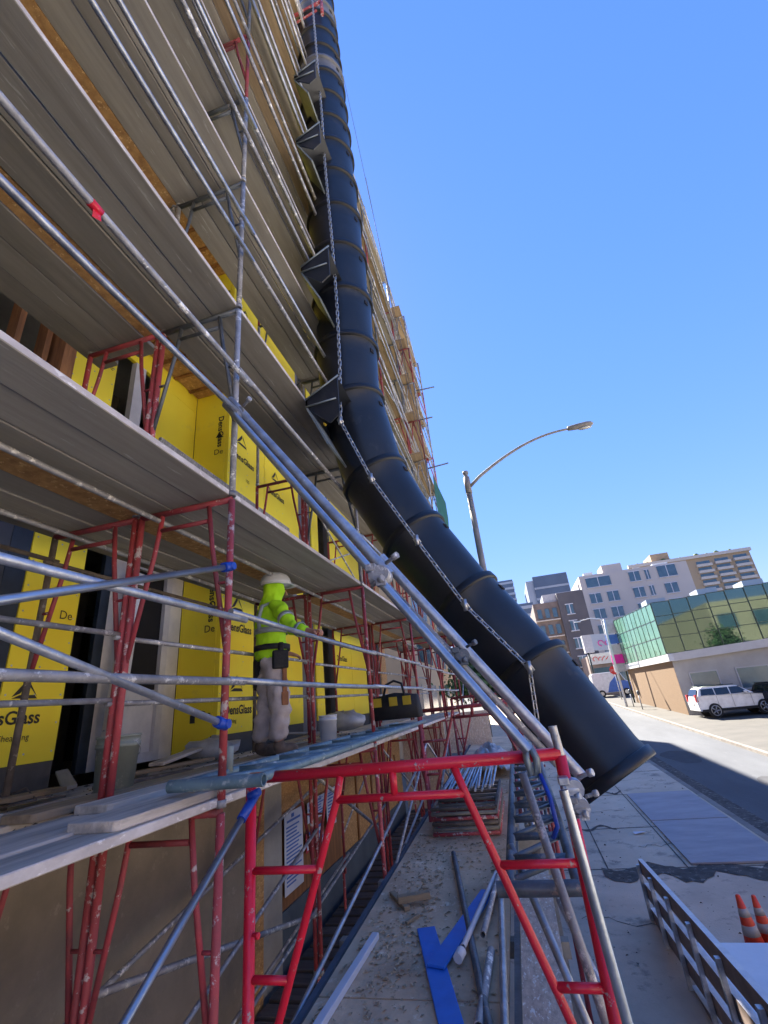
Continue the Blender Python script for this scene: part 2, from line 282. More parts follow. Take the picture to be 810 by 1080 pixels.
# cracks, stains and litter on the pavement
g=G(); r=random.Random(21)
for (x,y,n_) in ((.3,9.2,9),(1.8,12.2,8),(.9,14.6,9),(3.3,9.6,6),(2.0,18.2,8),(.4,16.2,6)):
    px_,py_=x,y
    for q in range(n_):
        nx_,ny_=px_+r.uniform(.05,.22),py_+r.uniform(-.12,.16); w_=.006+.006*r.random(); g.add([(px_,py_-w_,gz(py_)+.007),(nx_,ny_-w_,gz(ny_)+.007),(nx_,ny_+w_,gz(ny_)+.007),(px_,py_+w_,gz(py_)+.007)],[(0,1,2,3)]); px_,py_=nx_,ny_
struct('pavement_cracks',g,tar)
g=G()
for (x,y,a,b) in ((5.2,12,.5,1.6),(6.6,17,.35,1.1),(5.6,22,.6,1.4),(7.0,13.5,.25,.8),(5.0,30,.5,2.0)):
    g.add([(x+a*math.cos(t_)*(1+.2*math.sin(t_*3)),y+b*math.sin(t_),gz(y+b*math.sin(t_))-.094) for t_ in [k_*.4 for k_ in range(16)]],[tuple(range(16))])
struct('road_patch',g,mat('dark_asphalt_patch',(.055,.055,.06),.9,0,c2=(.04,.04,.045),scale=4))
g=G(); r=random.Random(31)
for q in range(420):
    x=r.uniform(-.2,4.0); y=8+r.random()**1.5*14; s_=.008+.022*r.random()**3; z_=gz(y)+.02; a_=r.random()*6.3; c_,n_=math.cos(a_)*s_,math.sin(a_)*s_
    g.add([(x+c_,y+n_,z_),(x-n_*.7,y+c_*.7,z_+s_*.8),(x-c_,y-n_,z_),(x+n_*.6,y-c_*.6,z_+s_*.4)],[(0,1,2,3),(0,2,1)])
tag(link('pavement_grit',g.mesh('pavement_grit',debris_m)),'grit and small rubble scattered over the pavement','grit',kind='stuff')
g=G(); g.add([(1.9,12.9,gz(12.9)+.02),(2.15,12.95,gz(12.95)+.05),(2.1,13.08,gz(13)+.02),(1.88,13.0,gz(13)+.04)],[(0,1,2,3),(3,2,1,0)]); solo('paper_scrap',g,paper,'white paper scrap lying by the steel road plates','litter')

# ---------------- the building under construction ----------------
XF=-3.5; XR=-4.1
bld=thing('apartment_building','unfinished apartment building sheathed in yellow gypsum boards behind the scaffold','building')
FZ=[3.66,6.3,9.0,11.7,14.4]; TOP=17.2; YE=13.6
g=G()
for z in FZ[1:]+[TOP]: g.box(-14,-9,z-.26,XR-.02,YE-.05,z)
part('floor_slab',g,conc_grey,bld)
g=G(); g.box(-14,YE-.04,.2,-3.62,YE+.1,TOP); g.box(-14.2,-9,.2,-14.0,YE,TOP); g.box(-14,-9.2,.2,-3.6,-9.0,TOP); g.box(-14,-9,TOP+.001,XF,YE,TOP+.15); part('outer_wall',g,conc_grey,bld)
g=G()
for z in FZ: 
    for yy in (-5,-1,2.2,4.4,6.6,9,11.5): g.box(-8,yy,z+.01,-4.9,yy+.12,z+2.3)
    g.box(-8.2,-9,z+.01,-8.05,13.4,z+2.3)
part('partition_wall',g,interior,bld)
# patterns along Y, per storey : (y0,y1,kind)
pat=[(-6.5,-5.6,'y'),(-5.6,-3.4,'r'),(-3.4,-2.2,'y'),(-2.2,-.4,'d'),(-.4,.3,'y'),(.3,2.64,'s'),(2.64,3.15,'y'),(3.15,5.25,'r'),(5.25,6.35,'y'),(6.35,7.72,'y'),(7.72,8.32,'g'),(8.32,8.7,'y'),(8.7,9.36,'d'),(9.36,10.4,'y'),(10.4,11.5,'y'),(11.5,12.2,'d'),(12.2,12.9,'w'),(12.9,13.5,'o')]
npanel=0
def panel(x0,y0,z0,x1,y1,z1,m=yellow,name='sheathing_board'):
    g=G(); g.box(x0,y0,z0,x1,y1,z1); mm=m
    if m is yellow and x1==XF and z0<8 and 0<y0<9:
        g.m=1; mm=[m,galv]
        for cy in (y0+.03,(y0+y1)/2,y1-.03):
            for q in range(int((z1-z0)/.2)): g.box(x1+.0005,cy-.006,z0+.06+q*.2,x1+.003,cy+.006,z0+.072+q*.2)
        return part(name,g,mm,bld)
    return bevel(part(name,g,mm,bld),.003,1)
SIDE=dict(right=(0,1,0),up=(0,0,1))
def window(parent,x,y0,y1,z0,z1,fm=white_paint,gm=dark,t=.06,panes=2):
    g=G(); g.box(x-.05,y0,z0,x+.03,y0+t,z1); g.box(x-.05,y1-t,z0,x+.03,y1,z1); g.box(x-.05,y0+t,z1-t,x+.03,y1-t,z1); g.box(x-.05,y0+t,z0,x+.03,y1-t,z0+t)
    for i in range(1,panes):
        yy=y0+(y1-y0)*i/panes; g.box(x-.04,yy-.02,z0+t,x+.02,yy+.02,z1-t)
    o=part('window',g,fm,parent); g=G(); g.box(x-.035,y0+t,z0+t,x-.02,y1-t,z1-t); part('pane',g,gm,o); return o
for k,z in enumerate(FZ):
    zt=(FZ+[TOP])[k+1]; z0=z+.02; z1=zt-.005
    for (a,b,kd) in pat:
        if k>=1 and kd=='s': kd='i'
        if kd=='y':
            panel(XF-.06,a+.006,z+.2 if k==0 else z0,XF,b-.006,z1); npanel+=1
            if k==0:
                g=G(); g.box(XF-.08,a,z0-.1,XF-.012,b,z+.2); part('foundation_band',g,tile,bld)
        elif kd=='s':
            panel(XF-.05,a,z0,XF-.01,b-.16,z1,slate,'slate_panel'); panel(XF-.05,b-.16,z0,XF-.004,b,z1,navy,'waterproofed_jamb')
        elif kd=='i':
            for i in range(9):
                yy=a+.1+i*.255; g=G(); g.box(XF-.22,yy,z0,XF-.10,yy+.05,z1-.15); part('stud',g,stud,bld)
            g=G(); g.box(XF-.2,b-.1,z0,XF+.02,b+.02,z1-.1); part('timber_post',g,mat_purple if 'mat_purple' in globals() else stud,bld)
        elif kd=='d':
            g=G(); g.box(XF-.10,a+.001,z1-.35,XF-.01,b-.001,z1); part('header_board',g,yellow,bld)
            g=G(); g.box(XF-.12,a,z0,XF-.03,a+.05,z1-.35); g.box(XF-.12,b-.05,z0,XF-.03,b,z1-.35); part('door_jamb',g,gdoor,bld)
        elif kd=='g':
            g=G(); g.box(XF-.10,a+.01,z0,XF-.02,b-.01,z1-.36); 
            d=part('door',g,gdoor,bld); g=G(); g.box(XF-.018,(a+b)/2-.008,z0,XF-.012,(a+b)/2+.008,z1-.36); part('door_seam',g,white_paint,d)
            g=G(); g.box(XF-.10,a+.001,z1-.35,XF-.01,b-.001,z1); part('header_board',g,yellow,bld)
        elif kd=='w':
            window(bld,XF-.05,a+.02,b-.02,z+.3,z1-.3,gdoor,win_glass,.05,2)
            g=G(); g.box(XF-.08,a,z1-.3,XF-.02,b,z1); g.box(XF-.08,a,z0,XF-.02,b,z+.3); part('spandrel_board',g,conc_grey,bld)
        elif kd=='o':
            panel(XF-.06,a,z0,XF-.005,b,z1,osb,'osb_panel')
        elif kd=='r':
            # recessed balcony : side returns, back wall with openings, ceiling joists
            panel(XR,a-.05,z0,XF-.065,a-.002,z1); o=panel(XR,b+.002,z0,XF-.065,b+.05,z1)
            c=a-3.15
            panel(XR-.06,a,z1-.42,XR-.002,b,z1)
            for (p,q,mm,nm) in ((3.15,3.42,navy,'waterproofed_jamb'),(3.94,4.06,navy,'waterproofed_jamb'),(4.06,4.24,white_wrap,'wrapped_jamb'),(5.02,5.25,white_wrap,'house_wrap_strip')) if k==0 else ():
                panel(XR-.06,c+p,z0,XR-.004,c+q,z1-.42,mm,nm)
            if k>0:
                panel(XR-.06,c+4.42,z0,XR-.003,c+5.25,z1-.42); g=G(); g.box(XR-.05,c+4.36,z0,XR+.02,c+4.42,z1-.5); part('timber_post',g,stud,bld); g=G(); g.box(XR-.05,c+3.95,z0,XR+.03,c+4.12,z1-.45); part('white_column',g,white_paint,bld); continue_=1
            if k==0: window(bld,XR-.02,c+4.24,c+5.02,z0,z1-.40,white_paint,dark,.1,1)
            if k==0: g=G(); g.box(XR-.055,c+4.26,z0,XR-.035,c+4.98,z0+.75); part('door_lower_panel',g,white_wrap,bld)
            for i in range(6):
                yy=a+.12+i*(b-a)/6; g=G(); g.box(XR,yy,z1-.16,XF-.02,yy+.05,z1-.03); part('ceiling_joist',g,stud,bld)
            g=G(); g.box(XF-.07,a,z1-.18,XF-.018,b,z1); part('rim_joist',g,yellow if k==0 else stud,bld)
            if k>0:
                g=G(); g.box(XR+.01,a,z-.14,XF-.02,b,z); part('balcony_floor',g,osb,bld)
# leaning white jamb and yellow sealant smear
g=G(); M=Matrix.Translation((XR+.13,4.03,3.68))@Matrix.Rotation(math.radians(-3),4,'X'); g.box(0,0,0,.05,.2,2.0,M); part('wrapped_jamb',g,white_wrap,bld,'white wrapped door jamb leaning in the lowest opening')
# blue-black outlet on return
g=G(); g.box(-3.86,5.235,4.02,-3.80,5.249,4.11); part('outlet_box',g,ink,bld)
# lettering on the sheathing
T=lambda s,sz,y,z,x=XF+.004,b=.0: text(s,sz,ink,(x,y,z),(0,1,0),(0,0,1),bld,bold=b)
T('sGlass',.125,2.655,4.13,b=.0025); T('Sheathing',.06,2.68,4.02)
def logo(y,z,s,x=XF+.004):
    g=G(); g.add([(x,y-s,z-s*.6),(x,y+s,z-s*.6),(x,y+s*.75,z-s*.35),(x,y-s*.4,z-s*.35)],[(0,1,2,3)]); g.add([(x,y-s,z-s*.5),(x,y-s*.4,z-s*.25),(x,y+.05*s,z+s*.35),(x,y,z+s*.75)],[(0,1,2,3)]); g.add([(x,y+s*.1,z+s*.7),(x,y+s*.2,z+s*.3),(x,y+s*.75,z-s*.25),(x,y+s,z-s*.5)],[(0,1,2,3)])
    part('printed_mark',g,ink,bld)
logo(2.82,4.36,.10)
for k,z in enumerate(FZ[:3]):
    T('DensGlass',.15,5.36,z+1.45,b=.004); T('DensGlass',.15,5.4,z+.42,b=.004); T('Sheathing',.07,5.4,z+.32); logo(5.62,z+1.82,.15); logo(5.66,z+.78,.15); T('105',.08,5.75,z+1.15)
    T('DensGlass',.15,6.45,z+1.3,b=.004); logo(6.75,z+1.7,.15); T('DensGlass',.15,6.5,z+.5,b=.004); T('DensGlass',.15,9.45,z+1.3,b=.003); logo(9.75,z+1.65,.12)
    T('De',.10,2.98,z+1.25)
    text('DensGlass',.13,ink,(-3.68,5.246,z+2.1),(0,0,-1),(1,0,0),bld,bold=.003)
    text('De',.13,ink,(-3.74,5.246,z+1.42),(1,0,0),(0,0,1),bld); text('De',.13,ink,(-3.74,5.246,z+.40),(1,0,0),(0,0,1),bld)
    g=G(); g.add([(-3.72,5.246,z+1.72),(-3.60,5.246,z+1.72),(-3.66,5.246,z+1.82)],[(0,1,2)]); part('printed_mark',g,ink,bld)
# base wall under the deck
bw=thing('base_wall','dim raw concrete wall with timber hoarding below the lowest scaffold deck','wall')
g=G(); g.box(-3.6,-9,.2,-3.3,5.75,3.55); part('concrete_wall',g,conc,bw)
g=G(); g.box(-3.42,5.752,.2,-3.24,5.93,3.5); bevel(part('timber_post',g,osb,bw))
g=G(); g.box(-3.6,5.932,.2,-3.3,6.5,3.5); part('concrete_pier',g,conc_grey,bw)
g=G(); g.box(-3.5,6.502,2.82,-3.32,13.4,3.5); part('hoarding_board',g,osb,bw)
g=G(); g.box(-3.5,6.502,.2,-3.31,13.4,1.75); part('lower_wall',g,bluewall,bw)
g=G(); g.box(-3.5,6.502,1.752,-3.33,8.9,2.818); part('notice_panel',g,stud,bw)
g=G(); g.box(-3.5,8.902,1.752,-3.33,13.4,2.818); part('door_board',g,osb,bw)
g=G(); g.box(-3.7,-9,3.55,-3.32,13.5,3.62); part('sill',g,conc_grey,bw)
for y in (9.6,10.6,11.7,12.7):
    g=G(); g.box(-3.329,y,1.76,-3.30,y+.06,2.81); part('batten',g,stud,bw)
def poster(name,lb,y0,y1,z0,z1,lines,border=None,head=True):
    t=thing(name,lb,'notice'); X=-3.285
    g=G(); g.box(X,y0,z0,X+.006,y1,z1); part('sheet',g,border or paper,t)
    if border: g=G(); g.box(X+.007,y0+.03,z0+.03,X+.010,y1-.03,z1-.03); part('face',g,paper,t)
    g=G(); hh=(z1-z0); r=random.Random(int(y0*100))
    for i in range(lines):
        zz=z1-hh*.2-(hh*.75)*i/lines; g.box(X+.0105,y0+.04,zz,X+.012,y0+.04+(y1-y0-.08)*(.5+.5*r.random()),zz+hh*.35/lines)
    if head:
        g.box(X+.0105,y0+.06,z1-hh*.13,X+.012,y1-.08,z1-hh*.10); g.box(X+.0105,y0+(y1-y0)*.35,z1-hh*.08,X+.012,y0+(y1-y0)*.5,z1-hh*.03)
    part('printed_lines',g,sign_b,t)
poster('notice_board','tall white rules poster with many printed lines on the hoarding',6.54,7.10,1.90,2.79,16)
poster('notice','small white notice above a red bordered one',7.28,7.48,2.52,2.78,3)
poster('notice','red bordered notice left of its larger twin',7.2,7.42,2.18,2.42,2,redpaper,False)
poster('notice','larger red bordered notice beside the smaller one',7.52,7.86,2.14,2.46,3,redpaper,False)
poster('notice','white permit sheet under the hoarding top rail',7.6,7.95,2.52,2.80,6)
poster('notice','rightmost white permit sheet in the notice row',8.02,8.42,2.30,2.82,9)

# neighbouring block up the street, hidden behind the scaffold but throwing the street's shade
g=G(); g.prism([(-32,27),(-5.3,27),(-5.3,44.7),(-32,44.7)],1.0,24.5,'z'); nb=thing('office_block','plain tan office block beyond the end of the scaffold','building'); part('wall',g,tan_st,nb)
for k in range(7):
    for j in range(5):
        g=G(); g.box(-5.32,28.2+j*3.3,3.2+k*3,-5.28,30.2+j*3.3,4.9+k*3); part('window',g,win_glass,nb)

# ---------------- scaffold ----------------
HZ=[3.58,5.33,6.99,8.57,9.96,11.25,12.55,13.85,15.15,16.45]   # header heights (deck rests on header)
YB=[-3.0,-.3,2.4,5.2,7.9,10.6,13.2]
ordn=['street level','first','second','third','fourth','fifth','sixth','seventh','eighth','ninth','tenth']
bayn={-3.0:'behind the viewer',-.3:'beside the viewer',2.4:'nearest line',5.2:'second line',7.9:'third line',10.6:'fourth line',13.2:'far end line'}
XO,XM,XI=-1.53,-2.27,-3.0
cache={}
def frame_meshes(wd,h,key,legm,barm,simple,rl=.021):
    k=(round(wd,3),round(h,3),key,simple)
    if k in cache: return cache[k]
    n=6 if simple else 10; a=wd/2; out=[]
    def leg(x): g=G(); g.tube([(x,0,.0),(x,0,h-.002)],rl,n); return g
    def bars():
        g=G(); g.tube([(-a,0,h),(a,0,h)],rl,n); return g
    def low(): g=G(); g.tube([(-a+.17,0,h-.12),(a-.17,0,h-.12)],.015,n); return g
    def strut(s): g=G(); g.tube([(s*(a-.17),0,h),(s*(a-.13),0,h-.3),(s*a,0,h-.98)],.015,n); return g
    def rung(s,z):
        g=G(); t=(h-.3-z)/.68; x1=a-.13+.13*max(0,min(1,t)); g.tube([(s*a,0,z),(s*x1,0,z)],.01,6)
        return g
    if simple:
        g=leg(-a)
        for q in (leg(a),bars(),low(),strut(-1),strut(1)): g.add(q.v,q.f,True)
        out=[('frame',g.mesh('scaffold_frame',barm))]
    else:
        out=[('leg',leg(-a).mesh('leg',legm[0])),('leg',leg(a).mesh('leg',legm[1])),('header',bars().mesh('header',barm)),('lower_bar',low().mesh('lower_bar',barm)),
             ('strut',strut(-1).mesh('strut',barm)),('strut',strut(1).mesh('strut',barm)),('rung',rung(-1,h-.55).mesh('rung',barm)),('rung',rung(1,h-.55).mesh('rung',barm))]
        for x in (-a,a):
            g=G(); g.tube([(x,0,.0),(x,0,.035)],rl+.005,n); out.append(('collar',g.mesh('collar',galv_dirty)))
    cache[k]=out; return out
def frame(x0,x1,y,z0,z1,key,legm,barm,label,simple):
    ms=frame_meshes(x1-x0-.05,z1-z0,key,legm,barm,simple)
    if simple:
        o=link('scaffold_unit',ms[0][1],None,((x0+x1)/2,y,z0)); tag(o,label,'scaffold frame','scaffold frames along the facade'); return o
    t=thing('scaffold_unit',label,'scaffold frame','scaffold frames along the facade',((x0+x1)/2,y,z0))
    for nme,me in ms: link(nme,me,t)
    return t
def loose(): return R.uniform(-.012,.012)
zb=lambda y: gz(y)+.01
for y in YB:
    near= y<6
    for lv in range(0,10):
        z1=HZ[lv]; z0=(zb(y) if lv==0 else HZ[lv-1]+.022)
        if lv==0: z0=1.75 if y>0 else 1.7
        for row,(xa,xb) in enumerate(((XM,XO),(XI,XM))):
            simple=(y>6 or lv>4)
            if lv>=9 and y>12: continue
            if y==13.2 and lv==8 and row==0: continue
            if lv<=1: key,lm,bm='red',((red_old,red_old) if row==0 else (muddy if lv==1 else red_old,red_old)),red_dk
            elif lv==2: key,lm,bm=('grey2',(red_old,galv_dirty),steel_dark) if row==0 else ('red2',(red_old,red_old),red_dk)
            elif lv in (5,8): key,lm,bm='red3',(red_dk,red_dk),red_dk
            else: key,lm,bm='grey',(galv_dirty,galv_dirty),steel_dark
            if y>6 and (lv+int(y))%3==0: key,bm,lm='redfar',red_dk,(red_dk,red_dk)
            lb='%s scaffold frame in the %s row, %s lift, %s'%('dull red' if bm is red_dk else 'grey steel','street side' if row==0 else 'wall side',ordn[lv],bayn[y])
            frame(xa,xb,y+loose() if y!=2.4 else y,z0,z1,key+str(row),lm,bm,lb,simple)
            # lower legs below first-lift frames
    for x in (XO,XM,XI):
        g=G(); g.tube([(x,y,zb(y)),(x,y,1.76)],.021,8); g.tube([(x,y,zb(y)),(x,y,zb(y)+.3)],.015,8); g.box(x-.07,y-.07,zb(y)-.005,x+.07,y+.07,zb(y)+.004)
        nm={XO:'street side',XM:'middle',XI:'wall side'}[x]
        solo('base_jack',g,red_old,'scaffold base jack with square foot plate, %s row, %s'%(nm,bayn[y]),'base jack','scaffold base jacks')
# decks : planks
edge_m=mat('plank_edge_painted_skylight',(.62,.58,.56),.9,0,c2=(.42,.38,.36),scale=9,stretch=(1,.5,1),c3=(.75,.72,.7),s3=14,t3=.58,bump=.3)  # pale colour on the plank sides stands in for skylight on the deck edge
def plk(x,y0,y1,z,wd,m,lb,th=.04,grp='scaffold planks',name='scaffold_plank',tilt=0,edge=False):
    g=G(); hw=wd/2; L=(y1-y0); c=.02
    sh=[(-hw,-L/2+c),(-hw+c,-L/2),(hw-c,-L/2),(hw,-L/2+c),(hw,L/2-c),(hw-c,L/2),(-hw+c,L/2),(-hw,L/2-c)]
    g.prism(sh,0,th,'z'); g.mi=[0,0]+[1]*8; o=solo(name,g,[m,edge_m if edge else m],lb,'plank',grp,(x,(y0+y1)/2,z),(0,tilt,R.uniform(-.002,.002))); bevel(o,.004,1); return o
cols=[(-1.565-.0,.225),(-1.80,.225),(-2.035,.225),(-2.56,.2),(-2.77,.2),(-2.97,.19)]
cn=['outermost','second from the street','third from the street','fourth from the street','fifth from the street','innermost']
spans=[(-5.6,-.25,'behind the viewer'),(-.33,5.24,'over the nearest bays'),(5.16,10.64,'over the middle bays'),(10.56,13.3,'at the far end')]
for lv in range(0,10):
    for (a,b0,sn) in spans:
        if lv==9 and a>10: continue
        for ci,(xc,wd) in enumerate(cols):
            b=b0
            if ci>=3 and lv>=2:
                if a>0: continue
                if a>-1: b=2.55
            mm=plank if R.random()<.8 or a<6 else plank_tan
            if lv==0: mm=plank_top
            if lv>=5 and R.random()<.45: mm=plank_tan
            
            z=HZ[lv]+.022+R.uniform(0,.014)
            off=-.11
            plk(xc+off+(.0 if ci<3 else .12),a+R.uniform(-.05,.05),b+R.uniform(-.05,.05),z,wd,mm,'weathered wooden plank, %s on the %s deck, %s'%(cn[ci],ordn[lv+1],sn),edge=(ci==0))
        # brown board bridging the gap over the middle legs
    if lv>0:
        for (a,b,sn) in spans[1:3]:
            if a>0 and lv>=2: continue
            if lv>=2: b=2.5
            g=G(); g.box(-2.44,a+.1,HZ[lv]+.03,-2.262,b-.1,HZ[lv]+.045); solo('gap_board',g,osb,'brown strand board covering the middle gap of the %s deck, %s'%(ordn[lv+1],sn),'board','gap boards')
# near deck : outer edge boards closing to the facade side
for i,xc in enumerate((-3.2,)):
    plk(xc,-.3,13.2,HZ[0]+.022,.2,plank_top,'dusty plank against the wall on the lowest deck')
# upper loose planks near the worker
plk(-2.12,2.15,7.6,3.648,.23,plank_top,'thick dusty plank lying on top of the lowest deck by the bucket'); plk(-1.72,1.76,7.3,3.646,.26,plank_top,'loose grey plank with sawn end nearest the street rail')
plk(-2.42,2.02,6.0,3.646,.22,plank_tan,'tan plank under the wall side of the loose pile')
# toe boards on level 1
g=G(); g.box(-3.44,3.78,6.05,-3.40,7.1,7.10); bevel(solo('parapet_board',g,mat('scratched_grey_board',(.34,.33,.32),.85,0,c2=(.2,.19,.18),scale=5,stretch=(1,4,1),c3=(.6,.6,.6),s3=16,t3=.58,w3=.05,bump=.4),'grey scratched board guarding the opening on the second storey','board'))
# guard rails / cross braces
def pipe_thing(a,b,r,m,lb,cat='pipe',grp=None,name='scaffold_pipe',n=10,hollow=False,bend=0):
    a=V(a);b=V(b); g=G()
    if hollow: g.pipe(a,b,r,max(n,14))
    elif bend: g.tube([a,a.lerp(b,.25)-V((0,0,bend*.75)),a.lerp(b,.5)-V((0,0,bend)),a.lerp(b,.75)-V((0,0,bend*.75)),b],r,n)
    else: g.tube([a,b],r,n)
    return solo(name,g,m,lb,cat,grp)
for lv in range(0,10):
    zd=HZ[lv]+.06
    for i in range(len(YB)-1):
        y0,y1=YB[i],YB[i+1]
        if y1<0 or (lv>=9): continue
        for (nm,dz) in (('top',.92),('middle',.55)):
            m=galv if R.random()<.5 else galv_dirty
            pipe_thing((XO+.045,y0-.08,zd+dz+R.uniform(-.02,.02)),(XO+.045,y1+.08,zd+dz+R.uniform(-.02,.02)),.0195 if lv<3 else .021,m,'grey %s guard rail on the street side, %s deck, from the %s'%(nm,ordn[lv+1],bayn[y0]),'guard rail','street side guard rails','guard_rail',8 if y0<3 else 6,bend=.008)
        if lv==0:
            for (x,dz,nm) in ((XM-.03,.90,'top middle row'),(XM-.03,.52,'low middle row'),(XI+.03,1.5,'high wall side')):
                pipe_thing((x,y0-.05,zd+dz),(x,y1+.05,zd+dz+.02),.016,galv_dirty if x>-2.5 else muddy,'stained %s rail behind the worker level, from the %s'%(nm,bayn[y0]),'guard rail','inner guard rails','guard_rail',8)
        # cross braces (X) on rows
        for rn,x in (('street side',XO+.03),('middle',XM)) if lv>=2 else (('middle',XM),):
            if lv==0 and y0>0 or (y0<5 and lv<7 and not (lv==2 and rn=='middle')): continue
            if rn=='middle' and y0>8 or (lv+i)%2 and y0<10: continue
            if rn=='middle' and lv>6: continue
            g=G(); h0=HZ[lv]+.35; h1=HZ[lv+1 if lv<9 else 9]-.25
            g.tube([(x,y0,h0),(x,y1,h1)],.0125,6); g.tube([(x+.027,y0,h1),(x+.027,y1,h0)],.0125,6)
            solo('cross_brace',g,galv if R.random()<.6 else galv_dirty,'crossed brace, %s row, %s deck, %s'%(rn,ordn[lv+1],bayn[y0]),'cross brace','scaffold cross braces')
    for nm,x,dz in (('street side',-1.62,-.05),('middle',-2.1,-.05),('wall side',-2.75,-.05)):
        if lv!=1 and not (nm=='street side' and lv in (4,6,8)) or (lv==1 and nm=='street side'): continue
        pipe_thing((x,-1.2,HZ[lv]+dz),(x+R.uniform(-.03,.03),7.5,HZ[lv]+dz),.018,galv_dirty if x<-2 else galv,'long steel ledger under the %s deck, %s'%(ordn[lv+1],nm),'ledger','long ledgers','ledger',8)
# far half extra ledgers
for lv in range(1,9):
    pipe_thing((XO,7.6,HZ[lv]-.06),(XO,13.3,HZ[lv]-.06),.02,galv_dirty,'far ledger under the %s deck edge'%ordn[lv+1],'ledger','long ledgers','ledger',6)
    g=G(); g.box(-1.60,10.5,HZ[lv]+.03,-1.25,13.4,HZ[lv]+.07); solo('end_platform',g,plank_tan,'tan plywood platform jutting out at the far end, %s deck'%ordn[lv+1],'platform','far end platforms')
# standards stack at the far end, outrigged one step to the street
for lv in range(1,9):
    ms=frame_meshes(.36,HZ[lv]-HZ[lv-1]-.03,'redfarx' if lv%2 else 'greyfarx',None,red_dk if lv%2 else galv_dirty,True)
    for y,yn in ((10.9,'near side'),(13.2,'far side')):
        o=link('scaffold_unit',ms[0][1],None,(-1.38,y,HZ[lv-1]+.03)); tag(o,'narrow bracket frame at the far scaffold end, %s, %s lift'%(yn,ordn[lv]),'scaffold frame','narrow end frames')
    g=G(); h0=HZ[lv-1]+.2; h1=HZ[lv]-.2
    g.tube([(-1.2,10.9,h0),(-1.2,13.2,h1)],.012,6); g.tube([(-1.18,10.9,h1),(-1.18,13.2,h0)],.012,6); g.tube([(-1.2,10.8,h0+.6),(-1.2,13.3,h0+.6)],.015,6)
    solo('cross_brace',g,galv,'crossed brace outside the far end platforms, %s lift'%ordn[lv],'cross brace','scaffold cross braces')
for (x,z,x2,z2,lb) in ((-1.6,12.72,-.67,12.69,'top'),(-1.6,11.66,-.87,11.65,'middle'),(-1.6,9.99,-.64,10.05,'lowest')):
    pipe_thing((x,11.5,z),(x2,11.5,z2),.02,steel_dark,'%s of the three tubes sticking out toward the street from the far end'%lb,'pipe','projecting tubes')
g=G()
for i in range(6):
    z=6.3+i*.55; g.add([(-1.08+.03*math.sin(i),11.2,z),(-1.04-.03*math.sin(i*2),13.2,z),(-1.04-.03*math.sin(i*2+2),13.2,z+.55),(-1.08+.03*math.sin(i+1),11.2,z+.55)],[(0,1,2,3)])
o=solo('debris_net',g,net_m,'green debris netting hanging at the far scaffold end','netting'); sm=o.modifiers.new('s','SOLIDIFY'); sm.thickness=.006
pipe_thing((-1.97,9.5,26.4),(-.91,9.5,7.0),.008,rope_m,'thin hoist rope hanging left of its twin','rope','hoist ropes','hoist_rope',6)
pipe_thing((-1.6,9.5,20),(-1.0,9.5,7.0),.006,rope_m,'thinner hoist rope hanging on the street side','rope','hoist ropes','hoist_rope',6)
# near left X-brace at lowest deck with blue locks
for (a,b,lb) in (((-1.48,-.2,4.66),(-1.48,2.28,3.99),'grey steel brace falling toward the blue clip at deck height'),((-1.46,-.2,3.98),(-1.46,2.25,4.82),'bluish steel brace rising to the blue clip by the red leg')):
    t=thing('diagonal_brace',lb,'brace'); g=G(); g.tube([a,b],.0165,12); part('tube',g,galv_new if b[2]>4.5 else galv,t)
    g=G(); d=(V(b)-V(a)).normalized(); g.tube([V(b)-d*.06,V(b)+d*.02],.028,12); g.tube([V(b)+V((-.03,0,0)),V(b)+V((.035,0,0))],.022,10); part('locking_clip',g,blue_clip,t)
t=thing('diagonal_brace','new galvanised brace running down from the bright red frame','brace'); a=V((-1.36,2.35,3.62)); b=V((-1.42,1.3,2.9)); b2=a+(b-a)*1.6
g=G(); g.tube([a,b2],.016,12); part('tube',g,galv_new,t); g=G(); d=(b-a).normalized(); g.tube([a-d*.06,a+d*.09],.023,10); g.tube([a+V((-.01,0,.03)),a+V((.05,0,.05))],.018,10); part('locking_clip',g,blue_clip,t)
# rails and braces in the lower space
low=[((XM,2.4,2.5),(XM,-1,1.9)),((XI+.05,-.3,1.9),(XI+.05,2.4,3.1)),((XM+.03,5.2,2.9),(XM+.03,2.4,2.2)),((XM,2.4,2.85),(XM,5.2,2.2)),((XO-.03,1.2,2.05),(XO-.03,7.9,3.25)),((XM,1.0,1.7),(XM,7.9,2.6)),((XI,2.4,2.3),(XI,7.9,3.2)),((XO-.05,3.1,1.95),(XO-.05,7.7,2.75)),((XI+.1,3.2,1.4),(XI+.1,7.9,2.0)),((XO+.02,7.9,2.3),(XO+.02,10.6,3.4)),((XO+.02,7.9,3.4),(XO+.02,10.6,2.3)),((XO+.02,5.2,2.4),(XO+.02,7.9,3.4)),((XM,5.2,3.4),(XM,7.9,2.2)),((XM,7.9,3.4),(XM,10.6,2.2)),((XI,7.9,2.2),(XI,10.6,3.4))]
for i,(a,b) in enumerate(low):
    pipe_thing(a,b,(.02,.016,.016)[i%3],(galv_dirty,galv,galv_dirty)[i%3],('steel brace %s below the deck'%['leading down','rising to the wall','dropping behind','crossing low','running long at street side','running long in the middle','running high at the wall','lying low at street side','lying lowest at the wall','of the fourth bay rising','of the fourth bay falling','of the third bay rising','falling mid third bay','falling mid fourth bay','rising by the wall'][i]),'brace','braces below the lowest deck','diagonal_brace',8)
